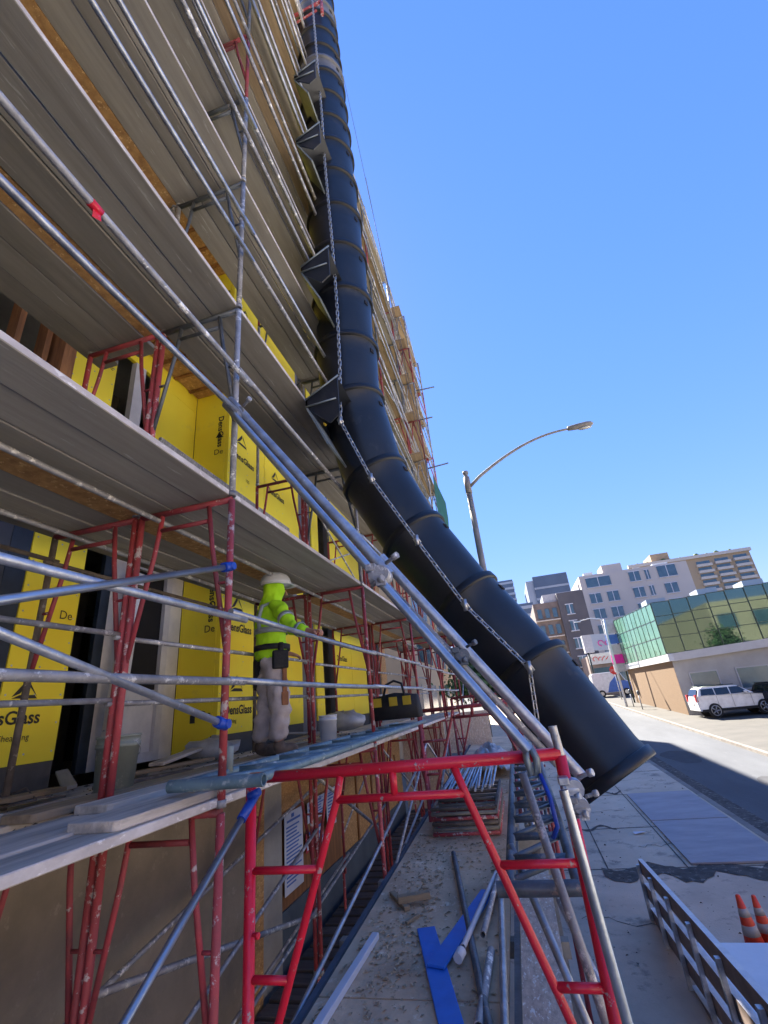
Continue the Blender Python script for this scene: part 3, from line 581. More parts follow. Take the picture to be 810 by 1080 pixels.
# ---------------- the bright red frames straddling the walkway ----------------
def big_frame(Y,dz,m,label,near):
    t=thing('walkway_frame',label,'scaffold frame',None,(0,Y,dz)); r=.026
    g=G(); g.tube([(-1.385,0,.45),(-1.385,0,3.722)],r,14); part('leg',g,m,t)
    g=G(); g.tube([(.10,0,.45),(.13,0,3.722)],r,14); part('leg',g,m,t)
    g=G(); g.tube([(-1.39,0,3.722),(.135,0,3.728)],r,14); part('header',g,m,t)
    g=G(); g.tube([(-.93,0,3.605),(-.31,0,3.60)],.018,12); part('lower_bar',g,m,t)
    g=G(); g.tube([(-.90,0,3.72),(-.93,0,3.60),(-1.24,0,2.8),(-1.37,0,2.45)],.018,12); part('strut',g,m,t)
    g=G(); g.tube([(-.35,0,3.72),(-.31,0,3.60),(-.04,0,2.85),(.09,0,2.45)],.018,12); part('strut',g,m,t)
    g=G(); g.tube([(-.64,0,3.72),(-.64,0,3.61)],.018,10); part('spacer',g,m,t)
    for zz,x0,x1 in ((3.335,-1.385,-1.04),(2.94,-1.385,-1.19),(3.33,-.21,.12),(2.94,-.07,.11)):
        g=G(); g.tube([(x0,0,zz),(x1,0,zz)],.017,10); part('rung',g,m,t)
    for x,z in ((-1.385,3.1),(-1.385,2.7),(.11,2.95)):
        g=G(); g.tube([(x,0,z),(x+.06,-.02,z)],.008,8); g.tube([(x+.045,-.02,z),(x+.06,-.02,z)],.014,8); part('lock_pin',g,m,t)
    g=G(); g.pipe((.134,0,3.70),(.125,0,3.84),.019,12); g.tube([(.132,-.021,3.80),(.132,-.014,3.80)],.006,8); part('coupling_pin',g,galv,t)
    return t
big_frame(2.4,0,red_new,'bright glossy red walk-through frame standing across the plywood walkway in front',True)
big_frame(6.9,.15,red_dk,'second darker red frame across the walkway beyond the first',False)
big_frame(10.6,.27,red_dk,'third red frame far along the walkway',False)
# swivel couplers and sling
def coupler(p,lb,s=1,m=galv_dirty):
    t=thing('swivel_coupler',lb,'coupler',None,p); g=G(); 
    g.tube([(-.04*s,0,0),(.04*s,0,0)],.042*s,12); g.box(-.05*s,-.045*s,.02*s,.0,.045*s,.055*s); part('body',g,m,t)
    g=G(); g.tube([(.02*s,-.04*s,.0),(.02*s,.05*s,.0)],.043*s,12); g.box(.0,-.05*s,-.06*s,.045*s,.0,-.03*s); part('body',g,m,t)
    for sx,sz in ((.05,.05),(-.03,-.05)):
        g=G(); g.tube([(sx*s,-.02*s,sz*s),(sx*s+.06*s,-.05*s,sz*s+.02*s)],.010*s,8); g.tube([(sx*s+.045*s,-.042*s,sz*s+.016*s),(sx*s+.068*s,-.055*s,sz*s+.022*s)],.018*s,6); part('bolt',g,m,t)
    bevel(t.children[0],.004); return t
coupler((.14,2.36,3.60),'large galvanised swivel coupler on the red frame right leg',.85,galv)
coupler((.155,2.33,3.54),'second coupler bolted just below the large one',.7,galv_dirty)
coupler((-.60,2.32,4.64),'rusty coupler where the two long raker pipes cross',1.1,galv_dirty)
coupler((-1.50,2.36,5.95),'coupler at the top of the raker pipes by the scaffold leg',1.0,galv_dirty)
g=G(); g.tube([(-.01,2.365,3.765),(-.015,2.355,3.72),(-.005,2.36,3.66),(.02,2.365,3.66),(.028,2.365,3.72),(.012,2.368,3.765)],.016,8,closed=True); solo('grey_sling',g,bracket,'pale grey strap looped over the red header bar','strap')
# raker pipes
pipe_thing((-1.57,2.30,6.02),(-.0,2.30,3.76),.024,galv_new,'bright bluish raker pipe running from the upper deck to the red frame','pipe',None,n=16,hollow=True)
pipe_thing((-1.56,2.34,6.08),(-.56,2.42,4.66),.031,galv,'thick grey raker pipe with open upper end beside the grey standard','pipe',None,n=16,hollow=True)
pipe_thing((-.62,2.5,4.80),(.22,2.62,3.60),.028,galv,'thick grey raker pipe below the chute passing the lamp side','pipe',None,n=16,hollow=True)
pipe_thing((-.64,2.52,4.68),(.12,2.6,3.66),.018,galv_dirty,'thin pipe lying along the lower raker','pipe',None,n=12)
coupler((-.25,2.55,4.2),'small dark coupler halfway down the lower raker',.8,steel_dark)
pipe_thing((.105,2.22,3.62),(.19,2.22,2.30),.018,galv_new,'bright steel tube clamped against the red right leg','pipe',None,n=16,hollow=True)
pipe_thing((-.05,2.7,3.62),(.19,2.45,2.2),.02,galv_dirty,'dull tube slanting behind the red right leg','pipe',None,n=12)
pipe_thing((-.20,3.2,3.2),(.14,2.6,2.35),.02,galv,'steel tube dropping beside the weathered board','pipe',None,n=12)
pipe_thing((.19,2.3,2.7),(.0,3.4,2.9),.017,galv_dirty,'short stained tube behind the bright tube','pipe',None,n=10)
pipe_thing((0.02,2.5,5.2),(-.3,13,3.5),.0005,galv,'x','pipe') if False else None
g=G(); g.tube([(.03,2.35,3.66),(.05,2.3,3.58),(.055,2.3,3.48),(.03,2.31,3.44)],.010,8); solo('cord_loop',g,blue_clip,'short blue cord tied at the coupler','cord')
# ladder trusses
def truss(x0,x1,y0,y1,z,m,label,n,r=.023,extra=.06,z1=None):
    t=thing('ladder_beam',label,'ladder beam'); z1=z if z1 is None else z1
    for x in (x0,x1):
        g=G(); g.tube([(x,y0,z),(x,y1,z1)],r,12); part('rail',g,m,t)
    g=G(); g.pipe((x0-extra,y0-.01,z),(x1+extra,y0-.01,z),r*1.25,16); part('end_tube',g,m,t)
    for i in range(1,n):
        f_=i/n; yy=y0+(y1-y0)*f_; zz=z+(z1-z)*f_; g=G(); g.tube([(x0,yy,zz),(x1,yy,zz)],r*.8,10); part('rung',g,m,t)
        g=G(); f2=(i-1)/n if i>1 else 0.02; a_,b_=(x0,x1) if i%2 else (x0,x1); g.tube([(a_,y0+(y1-y0)*f2,z+(z1-z)*f2),(b_,yy,zz)],r*.6,8); part('diagonal',g,m,t)
    return t
bluesteel=mat('blue_grey_scaffold_paint',(.13,.20,.24),.5,.3,c2=(.08,.13,.16),scale=8,c3=(.32,.36,.38),s3=12,t3=.56,w3=.1,bump=.3)
truss(-1.66,-1.27,2.22,6.7,3.735,bluesteel,'blue grey ladder beam lying flat beside the lowest deck under the worker',9,z1=3.75)
truss(-.205,.105,2.72,6.9,3.15,steel_dark,'dark grey ladder beam lying level above the weathered board on the right',11,z1=3.26,r=.026)
# ---------------- walkway ----------------
def wz(y): return 2.35+.03*y
wk=thing('plywood_walkway','dirty plywood walkway with sawdust running under the red frames','walkway')
ys=[-1.5,.9,3.35,5.75,8.2,10.6,13.0,15.5]
for a,b in zip(ys[:-1],ys[1:]):
    g=G(); n=1; x0,x1=-1.47,-.36
    vs=[]
    for dz in (-.02,0): vs+=[(x0,a+.008,wz(a)+dz),(x1,a+.008,wz(a)+dz),(x1,b-.008,wz(b)+dz),(x0,b-.008,wz(b)+dz)]
    g.add(vs,[(3,2,1,0),(4,5,6,7),(0,1,5,4),(1,2,6,5),(2,3,7,6),(3,0,4,7)]); part('plywood_sheet',g,ply,wk)
for i in range(16):
    y=-1.2+i*1.05; g=G(); g.box(-1.6,y,wz(y)-.12,.02,y+.08,wz(y)-.03); part('joist',g,plank,wk)
for x in (-1.53,-.33):
    g=G(); vs=[]
    for y in (-1.5,15.5):
        for (dx,dz) in ((0,-.13),(.04,-.13),(.04,.0),(0,.0)): vs.append((x+dx,y,wz(y)+dz))
    g.add(vs,[(0,1,2,3),(7,6,5,4),(0,4,5,1),(1,5,6,2),(2,6,7,3),(3,7,4,0)]); part('edge_beam',g,bluewall if x<-1 else steel_dark,wk)
for (y,x) in [(1,-1.4),(1,-.1),(6.9,-.05),(12,-1.4),(12,-.1),(6.9,-1.35)]:
    g=G(); g.box(x-.04,y-.04,gz(y),x+.04,y+.04,wz(y)-.13); part('support_post',g,plank,wk)
g=G(); vs=[]
for y in (-.8,5.0):
    for (dx,dz) in ((-.275,.05),(-.03,.05),(-.03,.07),(-.275,.07)): vs.append((dx,y,wz(y)+dz))
g.add(vs,[(0,1,2,3),(7,6,5,4),(0,4,5,1),(1,5,6,2),(2,6,7,3),(3,7,4,0)])
solo('side_board',g,osb_pale,'weathered strand board strip along the right side of the walkway','board')
# slatted lower boardwalk between wall and walkway
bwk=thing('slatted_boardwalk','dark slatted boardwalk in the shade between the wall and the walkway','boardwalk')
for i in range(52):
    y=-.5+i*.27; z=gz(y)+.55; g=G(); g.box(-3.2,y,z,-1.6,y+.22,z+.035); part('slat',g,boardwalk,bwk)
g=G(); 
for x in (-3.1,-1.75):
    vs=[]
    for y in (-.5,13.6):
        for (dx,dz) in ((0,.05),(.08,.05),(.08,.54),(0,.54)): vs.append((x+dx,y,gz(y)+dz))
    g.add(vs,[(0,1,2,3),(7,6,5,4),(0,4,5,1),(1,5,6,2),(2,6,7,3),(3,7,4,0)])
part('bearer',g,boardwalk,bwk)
def board(pts,z,wd,th,m,name,lb,cat='board',grp=None):
    (xa,ya),(xb,yb)=pts; a=V((xa,ya,wz(ya)+z)); b=V((xb,yb,wz(yb)+z)); d=b-a; g=G(); g.box(-wd/2,0,0,wd/2,d.length,th)
    M=Matrix.Translation(a)@d.to_track_quat('Y','Z').to_matrix().to_4x4(); me=g.mesh(name,m); o=link(name,me); o.matrix_world=M; tag(o,lb,cat,grp); bevel(o,.003,1); return o
board(((-.955,4.12),(-.62,3.05)),.004,.13,.018,blue_paint,'blue_board','flat blue painted board lying nearest the frame','board'); board(((-.80,3.60),(-.53,4.68)),.026,.12,.016,blue_paint,'blue_board','second blue board crossing over the first','board')
for (a,b,r_,m,lb) in [((-.93,5.6),(-.44,3.05),.024,steel_dark,'long dark pipe lying on the walkway left of the boards'),((-.45,5.25),(-.37,3.05),.022,galv,'long grey pipe lying along the walkway right edge'),((-.64,3.75),(-.47,4.95),.018,white_paint,'white pipe with flattened end on the blue boards'),((-.52,3.9),(-.45,4.9),.02,galv_dirty,'short stained pipe beside the white one'),((-.50,3.1),(-.47,3.8),.024,galv_dirty,'stub of pipe near the walkway corner')]:
    A=V((*a,wz(a[1])+r_+.003+(.045 if 'white' in lb else .002))); B=V((*b,wz(b[1])+r_+.003+(.045 if 'white' in lb else .002))); pipe_thing(A,B,r_,m,lb,'pipe','pipes lying on the walkway',n=14,hollow=True)
A=V((-.645,3.72,wz(3.7)+.06)); g=G(); g.tube([A,A+V((-.02,-.07,-.01))],.03,10); solo('brace_end',g,paper,'flattened white pipe end cap on the blue board','pipe end')
board(((-1.25,4.49),(-1.0,4.58)),.03,.07,.045,plank_tan,'wood_offcut','tan wood offcut lying on the walkway sawdust','offcut'); board(((-1.36,4.72),(-1.16,4.42)),.002,.05,.03,plank_tan,'wood_offcut','small wood offcut under the larger one','offcut')
board(((-1.30,4.0),(-1.36,2.9)),.002,.05,.04,paper,'white_lath','pale painted lath lying along the walkway left edge','lath')
board(((-1.12,4.2),(-1.05,4.33)),.002,.03,.02,plank_tan,'wood_offcut','tiny wood chip beside the offcut','offcut')
# chips / sawdust : uncountable
g=G(); r=random.Random(3)
for i in range(2600):
    x=-1.42+r.random()**1.3*1.0; y=2.6+r.random()*3.8 if r.random()<.8 else 6+r.random()*6
    if abs(y-4.3)<.9 and r.random()<.4: x=-1.25+r.random()*.3
    s=.005+.020*r.random()**2.2; a=r.random()*6.3; z=wz(y)+.003
    c,sn=math.cos(a)*s,math.sin(a)*s; k=.3+.6*r.random()
    g.add([(x+c,y+sn,z),(x-sn*k,y+c*k,z+s*.5),(x-c,y-sn,z+.001),(x+sn*k,y-c*k,z+s*.25)],[(0,1,2,3)])
tag(link('wood_chips',g.mesh('wood_chips',mat('pale_wood_chips',(.62,.48,.32),.9,0,c2=(.30,.22,.14),scale=30,world=True))),'pale wood chips and sawdust scattered on the walkway','wood chips',kind='stuff')
# stacks on the walkway
for i in range(6):
    g=G(); z=wz(6.3)+.03+i*.05
    for xx in (-1.22,-.48): g.tube([(xx,6.2,z),(xx+.01,7.6,z+.04)],.02,8)
    for yy in (6.2,6.6,7.0,7.5): g.tube([(-1.22,yy,z+(yy-6.2)*.03),(-.48,yy,z+(yy-6.2)*.03)],.02,8)
    solo('stacked_frame',g,(red_old,plank,muddy)[i%3],'stacked frame lying flat on the walkway, layer %s from the bottom'%['one','two','three','four','five','six'][i],'scaffold frame','frames stacked flat')
for i in range(16):
    x=-1.14+i*.042; z=wz(7)+.37+(i%2)*.03; pipe_thing((x,6.5+R.random()*.2,z),(x+R.uniform(-.12,.02),9.0+R.random()*.3,z+.05),.016,galv if i%3 else galv_new,'brace tube in the bundle on the stacked frames, %s from the wall side'%['first','second','third','fourth','fifth','sixth','seventh','eighth','ninth','tenth','eleventh','twelfth','thirteenth','fourteenth','fifteenth','sixteenth'][i],'pipe','bundle of brace tubes','brace_tube',8)
g=G(); r=random.Random(5); n=22
vs=[(-1.2+.9*i/n,9.3+2.2*j/n,wz(10)+.10+.14*r.random()*math.sin(math.pi*i/n)+.25*math.sin(math.pi*i/n)*math.sin(math.pi*j/n)) for i in range(n+1) for j in range(n+1)]
g.add(vs,[(i*(n+1)+j,(i+1)*(n+1)+j,(i+1)*(n+1)+j+1,i*(n+1)+j+1) for i in range(n) for j in range(n)],True)
o=solo('plastic_sheet',g,sack_m,'crumpled pale plastic sheet covering a pile further along the walkway','sheet'); o.modifiers.new('s','SOLIDIFY').thickness=.01
# pipes clutter on the right edge beyond second truss
for i in range(9):
    x=-.30+i*.05; pipe_thing((x,5.2+.3*(i%3),2.75+.03*(i%4)),(x+R.uniform(-.1,.12),9.5,2.95+.05*(i%3)),.018,(galv,galv_dirty,red_old,steel_dark)[i%4],'%s tube in the heap on the walkway right edge, %s from the left'%(('galvanised','stained','red','dark')[i%4],['first','second','third','fourth','fifth','sixth','seventh','eighth','ninth'][i]),'pipe','heap of tubes on the right edge','brace_tube',8)

# ---------------- debris chute ----------------
ch=thing('debris_chute','long black plastic debris chute of stacked tapered tubs bending out to the street','debris chute',None,(0,0,0))
ctr=[V(p) for p in [(-1.27,4.48,17.6),(-1.30,4.48,7.30),(-1.09,4.52,6.36),(-.74,4.54,5.58),(-.30,4.47,4.84),(.15,4.36,4.16),(.60,4.16,3.32)]]
top=[]; z=7.35
joints=[V((-1.29-.009*(z_-7.4),4.48,z_)) for z_ in (7.37,8.2,9.0,9.83,10.65,11.45,12.2,12.85,13.55,14.2,14.6,15.05,15.65,16.25,16.75,17.5)][::-1]
seq=joints+ctr[2:]
RR=.335
def tub(a,b,i,last=False):
    d=(b-a); L=d.length; d.normalize(); e=d*.07
    A=a-e*.4; B=b+(e if not last else V((0,0,0))); g=G()
    RR=.335+.045*max(0,min(1,(a.z-4.8)/2.6)); r0,r1=RR*1.07,RR*.90
    if last: r0,r1=RR*1.05,RR*1.04
    g.tube([A-d*.0,A+d*.03,A+d*.05,a.lerp(b,.3),a.lerp(b,.6),a.lerp(b,.85),B],[r0,r0*1.0,r0*.955,r0*.93,r0*.90,r0*.87,r1*.94],40,cap=False)
    g.tube([B,B-d*.3,A+d*.1],[r1*.94-.012,r0*.85,r0*.9],40,cap=False)
    up=V((0,0,1)); 
    m=plastic
    if i in (1,5): m=plastic_grey
    o=part('tub',g,m,ch)
    g=G(); q=[A-d*.012,A-d*.006,A+d*.05,A+d*.058,A+d*.058]
    g.tube(q,[r0*1.0,r0*1.03,r0*1.035,r0*1.03,r0*.99],40,cap=False); g.tube([A-d*.012,A+d*.05],[r0*.985,r0*.97],40,cap=False); part('rim',g,rim_black if m is plastic else m,o)
    if last:
        g=G(); g.tube([B-d*.08,B-d*.075,B-d*.01,B,B],[r1*.94+.004,r1*.94+.014,r1*.94+.014,r1*.94+.008,r1*.94-.016],40,cap=False); part('rim',g,m,o)
    # square lug on the street/viewer side
    side=(V((1,-.35,0))-d*V((1,-.35,0)).dot(d)).normalized(); fw=d; up2=side.cross(fw)
    M=Matrix((up2,fw,side)).transposed().to_4x4(); M.translation=a.lerp(b,.19)+side*(r0*.945)
    g=G(); g.box(-.03,-.028,-.01,.03,.028,.006,M); part('lug',g,dark,o)
    return o
for i in range(len(seq)-1): tub(seq[i],seq[i+1],i,i==len(seq)-2)
g=G(); t0=seq[0]; g.loft([[t0+V((math.cos(a_)*rr,math.sin(a_)*rr,zz)) for a_ in [2*math.pi*j/32 for j in range(32)]] for rr,zz in ((.35,.0),(.35,.25),(.31,.36),(.2,.42),(.05,.44))]); part('top_cap',g,plastic,ch)
# wedge hoppers reaching to the decks
for zc in (6.95,8.9,11.45,13.1):
    xo,ya_,yb_=-1.545,3.66,4.28; zt=zc+.22
    g=G(); g.box(xo,ya_,zc-.05,xo+.02,yb_,zc+.04); h=part('hopper',g,plastic,ch)
    for yy in (ya_,yb_):
        g=G(); g.prism([(xo,zc-.05),(xo,zc+.04),(-1.185,zt+.02),(-1.185,zc-.22),(-1.29,zc-.30)],yy,yy+.015,'y'); part('side_plate',g,plastic,h)
    g=G(); g.add([(xo,ya_+.016,zc+.045),(xo,yb_,zc+.045),(-1.185,yb_,zt+.02),(-1.185,ya_+.016,zt+.02)],[(0,1,2,3)]); part('top_plate',g,plastic,h)
    g=G(); g.tube([(xo,ya_-.01,zc+.04),(-1.17,ya_-.01,zt+.03)],.010,6); part('steel_edge',g,bracket,h)
    g=G(); g.tube([(xo,ya_-.01,zc-.05),(-1.21,ya_-.01,zc-.03)],.010,6); part('steel_edge',g,bracket,h)
    g=G(); g.add([(xo,ya_-.005,zc-.06),(xo,yb_-.1,zc-.06),(-1.33,yb_-.1,zc-.55),(-1.33,ya_-.005,zc-.55)],[(0,1,2,3)]); q=part('back_plate',g,bracket,h); q.modifiers.new('s','SOLIDIFY').thickness=.02
g=G(); 
g.tube([V((-1.60,4.35,7.36)),V((-1.63,4.22,7.2)),V((-1.6,4.14,7.05)),V((-1.5,4.10,6.95))],.016,8); part('yellow_edge_strip',g,bag_yellow,ch)
# chain
cp=[(-1.27,4.03,17.3),(-1.26,4.03,14.6),(-1.25,4.03,12.6),(-1.26,4.03,11.4),(-1.24,4.03,9.75),(-1.24,4.03,8.56),(-1.26,4.03,7.67),(-1.30,4.03,6.9),(-1.02,4.06,6.14),(-.64,4.08,5.40),(-.29,4.06,4.73),(.13,3.98,4.16),(.10,3.96,3.66)]
cp=[V(p) for p in cp]; ch_o=thing('chute_chain','zinc steel chain running down the front of the black chute','chain')
pts=[];step=.062
for a,b in zip(cp[:-1],cp[1:]):
    n=max(1,round((b-a).length/step))
    for i in range(n): pts.append((a.lerp(b,i/n),(b-a).normalized(),(b-a).length/n))
segs=[[],[]]
for i,(p,d,L) in enumerate(pts): segs[0].append((i,p,d,L))
g=G()
for i,p,d,L in segs[0]:
    s1=V((1,0,0)) ; s1=(s1-d*s1.dot(d)).normalized(); s2=d.cross(s1); s=(s1+s2).normalized() if i%2 else (s1-s2).normalized(); hl=L*.66; hw=.016
    c=p+d*L*.5
    ring=[c+d*(hl*math.cos(t))+s*(hw*(1 if abs(math.sin(t))>.5 else abs(math.sin(t))*2)*(1 if math.sin(t)>=0 else -1)) for t in [2*math.pi*j/10 for j in range(10)]]
    g.tube(ring,.0062,5,closed=True)
part('links',g,chain_m,ch_o)
g=G()
for k in (7,8,9,10,11):
    p=cp[k]; g.tube([p+V((-.03,-.01,.02)),p+V((.0,-.03,.04)),p+V((.03,-.01,-.02)),p+V((0,.01,-.04))],.011,6,closed=True); g.tube([p+V((0,-.02,.05)),p+V((0,-.02,-.05))],.02,8)
part('shackle',g,chain_m,ch_o)
# small steel head frame at the top of the chute
g=G(); g.tube([(-2.0,4.1,16.3),(-1.1,4.05,16.3)],.03,8); g.tube([(-2.0,4.1,16.3),(-2.0,4.1,15.9)],.03,8); g.tube([(-1.1,4.05,16.3),(-1.1,4.05,15.8)],.03,8); g.tube([(-2.0,4.1,15.95),(-1.2,4.05,16.05)],.02,8)
solo('chute_head_frame',g,red_old,'small red frame holding the top of the chute','frame')
g=G(); g.tube([(-2.1,4.0,16.75),(-1.1,4.0,16.6)],.03,8); g.tube([(-2.0,4.0,16.9),(-1.3,4.0,16.55)],.025,8); solo('cross_tube',g,paper,'pale tubes crossing behind the chute top','pipe')

# ---------------- person ----------------
def skinobj(verts,edges,name,m,sub=2):
    me=bpy.data.meshes.new(name); me.from_pydata([v[0] for v in verts],edges,[]); o=bpy.data.objects.new(name,me); col.objects.link(o)
    sm=o.modifiers.new('skin','SKIN'); sm.use_smooth_shade=True; sm.branch_smoothing=.6
    for i,v in enumerate(verts):
        r_=v[1]; me.skin_vertices[0].data[i].radius=r_ if isinstance(r_,tuple) else (r_,r_)
    me.skin_vertices[0].data[0].use_root=True
    ss=o.modifiers.new('sub','SUBSURF'); ss.levels=sub; ss.render_levels=sub
    q=evalmesh(o,name); q.materials.clear(); q.materials.append(m)
    for p in q.polygons: p.use_smooth=True
    return q
fx,fy=.80,.60; S=.895
def W(r_,f_,z_): return V(((r_*fy+f_*fx)*S,(-r_*fx+f_*fy)*S,z_*S))
pr=thing('person','person in lime hooded sweatshirt, white hard hat and grey work trousers gripping the guard rail','person',None,(-2.13,4.03,3.69))
hand=V((-1.51-(-2.13),3.62-4.03,4.61-3.69))    # right hand on the rail
sh=W(.19,.02,1.42); el=sh.lerp(hand,.5)+V((-.02,-.03,-.09))
shL=W(-.19,.02,1.42); elL=W(-.25,.02,1.14); wrL=W(-.22,.19,.98)
hipR=W(.09,0,.92);hipL=W(-.09,0,.92); knR=W(.12,.06,.50); knL=W(-.11,-.02,.50); anR=W(.13,.04,.09); anL=W(-.13,-.10,.09)
head=W(0,.06,1.62)
# body (one continuous surface incl. head, hands)
bv=[(W(0,0,.95),(.13*S,.10*S)),(W(0,0,1.15),(.13*S,.10*S)),(W(0,.0,1.36),(.15*S,.10*S)),(W(0,.02,1.48),.055*S),(W(0,.05,1.56),.062*S),(W(0,.06,1.64),.085*S),(W(0,.06,1.71),.075*S),
 (sh,.05*S),(el,.042*S),(el.lerp(hand,.85),.03*S),(hand,.034*S),(shL,.05*S),(elL,.042*S),(wrL,.03*S),(W(-.2,.26,.95),.034*S),
 (hipR,.085*S),(knR,.06*S),(anR,.045*S),(W(.14,.17,.05),.035*S),(hipL,.085*S),(knL,.06*S),(anL,.045*S),(W(-.14,.03,.05),.035*S)]
be=[(0,1),(1,2),(2,3),(3,4),(4,5),(5,6),(2,7),(7,8),(8,9),(9,10),(2,11),(11,12),(12,13),(13,14),(0,15),(15,16),(16,17),(17,18),(0,19),(19,20),(20,21),(21,22)]
# fingers of the right hand wrap over the rail (rail runs along Y)
ad=(hand-el).normalized(); 
for k in range(4):
    o_=V((-.0,-.028+.018*k,0)); l=(.9,1,.95,.75)[k]
    a=hand+o_+V((.018,0,.012)); b=hand+o_+V((.045*l,0,.012)); c=hand+o_+V((.058*l,0,-.012)); d=hand+o_+V((.045*l,0,-.034))
    n0=len(bv); bv+=[(a,.0095),(b,.009),(c,.0085),(d,.0075)]; be+=[(10,n0),(n0,n0+1),(n0+1,n0+2),(n0+2,n0+3)]
n0=len(bv); bv+=[(hand+V((.0,-.04,-.006)),.010),(hand+V((.022,-.045,-.026)),.0085)]; be+=[(10,n0),(n0,n0+1)]
hl=W(-.2,.26,.95)
for k in range(4):
    o_=W(-.03+.02*k,.0,0); n0=len(bv); bv+=[(hl+o_+W(0,.045,-.01),.0095),(hl+o_+W(0,.075,-.03),.0085),(hl+o_+W(0,.08,-.055),.0075)]; be+=[(14,n0),(n0,n0+1),(n0+1,n0+2)]
n0=len(bv); bv+=[(hl+W(.045,.01,0),.010),(hl+W(.05,.04,-.02),.0085)]; be+=[(14,n0),(n0,n0+1)]
body=link('body',skinobj(bv,be,'body',skin),pr)
def ell(c,ru,rv,n=28,tw=0):
    r_=W(1,0,0).normalized(); f_=W(0,1,0).normalized(); return [c+r_*math.cos(2*math.pi*j/n)*ru*S*(1+.025*math.sin(5*2*math.pi*j/n+tw))+f_*math.sin(2*math.pi*j/n)*rv*S for j in range(n)]
g=G(); g.loft([ell(W(0,-.01,z_),a_,b_,tw=z_*30) for z_,a_,b_ in ((.885,.165,.13),(.89,.185,.15),(.94,.195,.16),(.99,.18,.15),(1.05,.19,.155),(1.15,.195,.155),(1.27,.205,.155),(1.36,.205,.145),(1.42,.17,.13),(1.46,.125,.12),(1.50,.105,.112))]+[ell(W(0,z_o,z_),a_,b_) for z_,z_o,a_,b_ in ((1.55,.01,.100,.108),(1.62,.02,.104,.112),(1.69,.02,.102,.110),(1.74,.02,.08,.09))])
part('sweatshirt',g,hivis,pr)
for a_,e_,h_ in ((sh,el,hand),(shL,elL,wrL)):
    q=h_-e_; link('sleeve',skinobj([(W(0,0,1.40).lerp(a_,.55),.07*S),(a_,.085*S),(a_.lerp(e_,.5),.078*S),(e_,.07*S),(e_+q*.4,.062*S),(e_+q*.70,.052*S)],[(0,1),(1,2),(2,3),(3,4),(4,5)],'sleeve',hivis),pr)
tv=[(W(0,-.01,.99),(.17*S,.15*S)),(W(.0,-.02,.89),(.20*S,.18*S)),(hipR-V((0,0,.10)),.135*S),(knR,.105*S),(knR.lerp(anR,.5),.10*S),(anR+V((0,0,.02)),.11*S),(hipL-V((0,0,.10)),.135*S),(knL,.105*S),(knL.lerp(anL,.5),.10*S),(anL+V((0,0,.02)),.11*S)]
link('trousers',skinobj(tv,[(0,1),(1,2),(2,3),(3,4),(4,5),(1,6),(6,7),(7,8),(8,9)],'trousers',khaki),pr)
for an in (anR,anL):
    bt=[(an+V((0,0,.05)),.07*S),(an+W(0,.0,-.035),(.075*S,.065*S)),(an+W(0,.10,-.04),(.07*S,.055*S)),(an+W(0,.19,-.05),(.062*S,.042*S))]
    link('boot',skinobj(bt,[(0,1),(1,2),(2,3)],'boot',boot_m),pr)
def ring(c,ax,u,ru,rv,n=24,off=0):
    ax=ax.normalized(); u=(u-ax*u.dot(ax)).normalized(); v=ax.cross(u); return [c+u*math.cos(2*math.pi*j/n)*ru+v*math.sin(2*math.pi*j/n)*rv for j in range(n)]
def band(c,ax,u,ru,rv,h,m,name):
    g=G(); ax=ax.normalized(); g.loft([ring(c-ax*h/2,ax,u,ru,rv),ring(c+ax*h/2,ax,u,ru,rv)],cap=False); o=part(name,g,m,pr); o.modifiers.new('s','SOLIDIFY').thickness=.006; return o
ri=W(1,0,0).normalized()
band(W(0,-.01,1.17),V((0,0,1)),ri,.216*S,.178*S,.05,reflect,'reflective_band')
band(sh.lerp(el,.62),el-sh,V((0,0,1)),.084*S,.084*S,.045,reflect,'reflective_band'); band(el.lerp(hand,.35),hand-el,V((0,0,1)),.070*S,.070*S,.035,reflect,'reflective_band')
band(W(0,0,1.00),V((0,0,1)),ri,.218*S,.186*S,.05,black_fab,'tool_belt')
g=G(); g.tube([W(.12,-.145,1.18),W(.125,-.155,1.3),W(.12,-.12,1.42),W(.11,.02,1.47)],.02,8); g.tube([W(-.12,-.145,1.18),W(-.125,-.155,1.3),W(-.12,-.12,1.42),W(-.11,.02,1.47)],.02,8); part('reflective_strap',g,reflect,pr)
text('LAX',.06,black_fab,W(-.06,-.152,1.33),(W(1,0,0)),(0,0,1),pr) if False else None
g=G(); M=Matrix((W(1,0,0).normalized(),W(0,1,0).normalized(),V((0,0,1)))).transposed().to_4x4(); M.translation=W(.20,.05,.88); g.box(-.04,-.07,-.09,.035,.07,.07,M); g.box(-.03,-.02,.05,.03,.03,.14,M); o=bevel(part('tool_pouch',g,black_fab,pr),.015,3)
g=G(); M2=M.copy(); M2.translation=W(.21,.09,.72); g.box(-.012,-.02,-.16,.012,.02,.08,M2); g.box(-.02,-.03,-.25,.02,.03,-.14,M2); bevel(part('hammer_holster',g,leather,pr),.008,2)
g=G(); M2=M.copy(); M2.translation=W(-.17,-.10,.80); g.box(-.05,-.06,-.17,.05,.05,.12,M2); bevel(part('tool_pouch',g,black_fab,pr),.03,3)
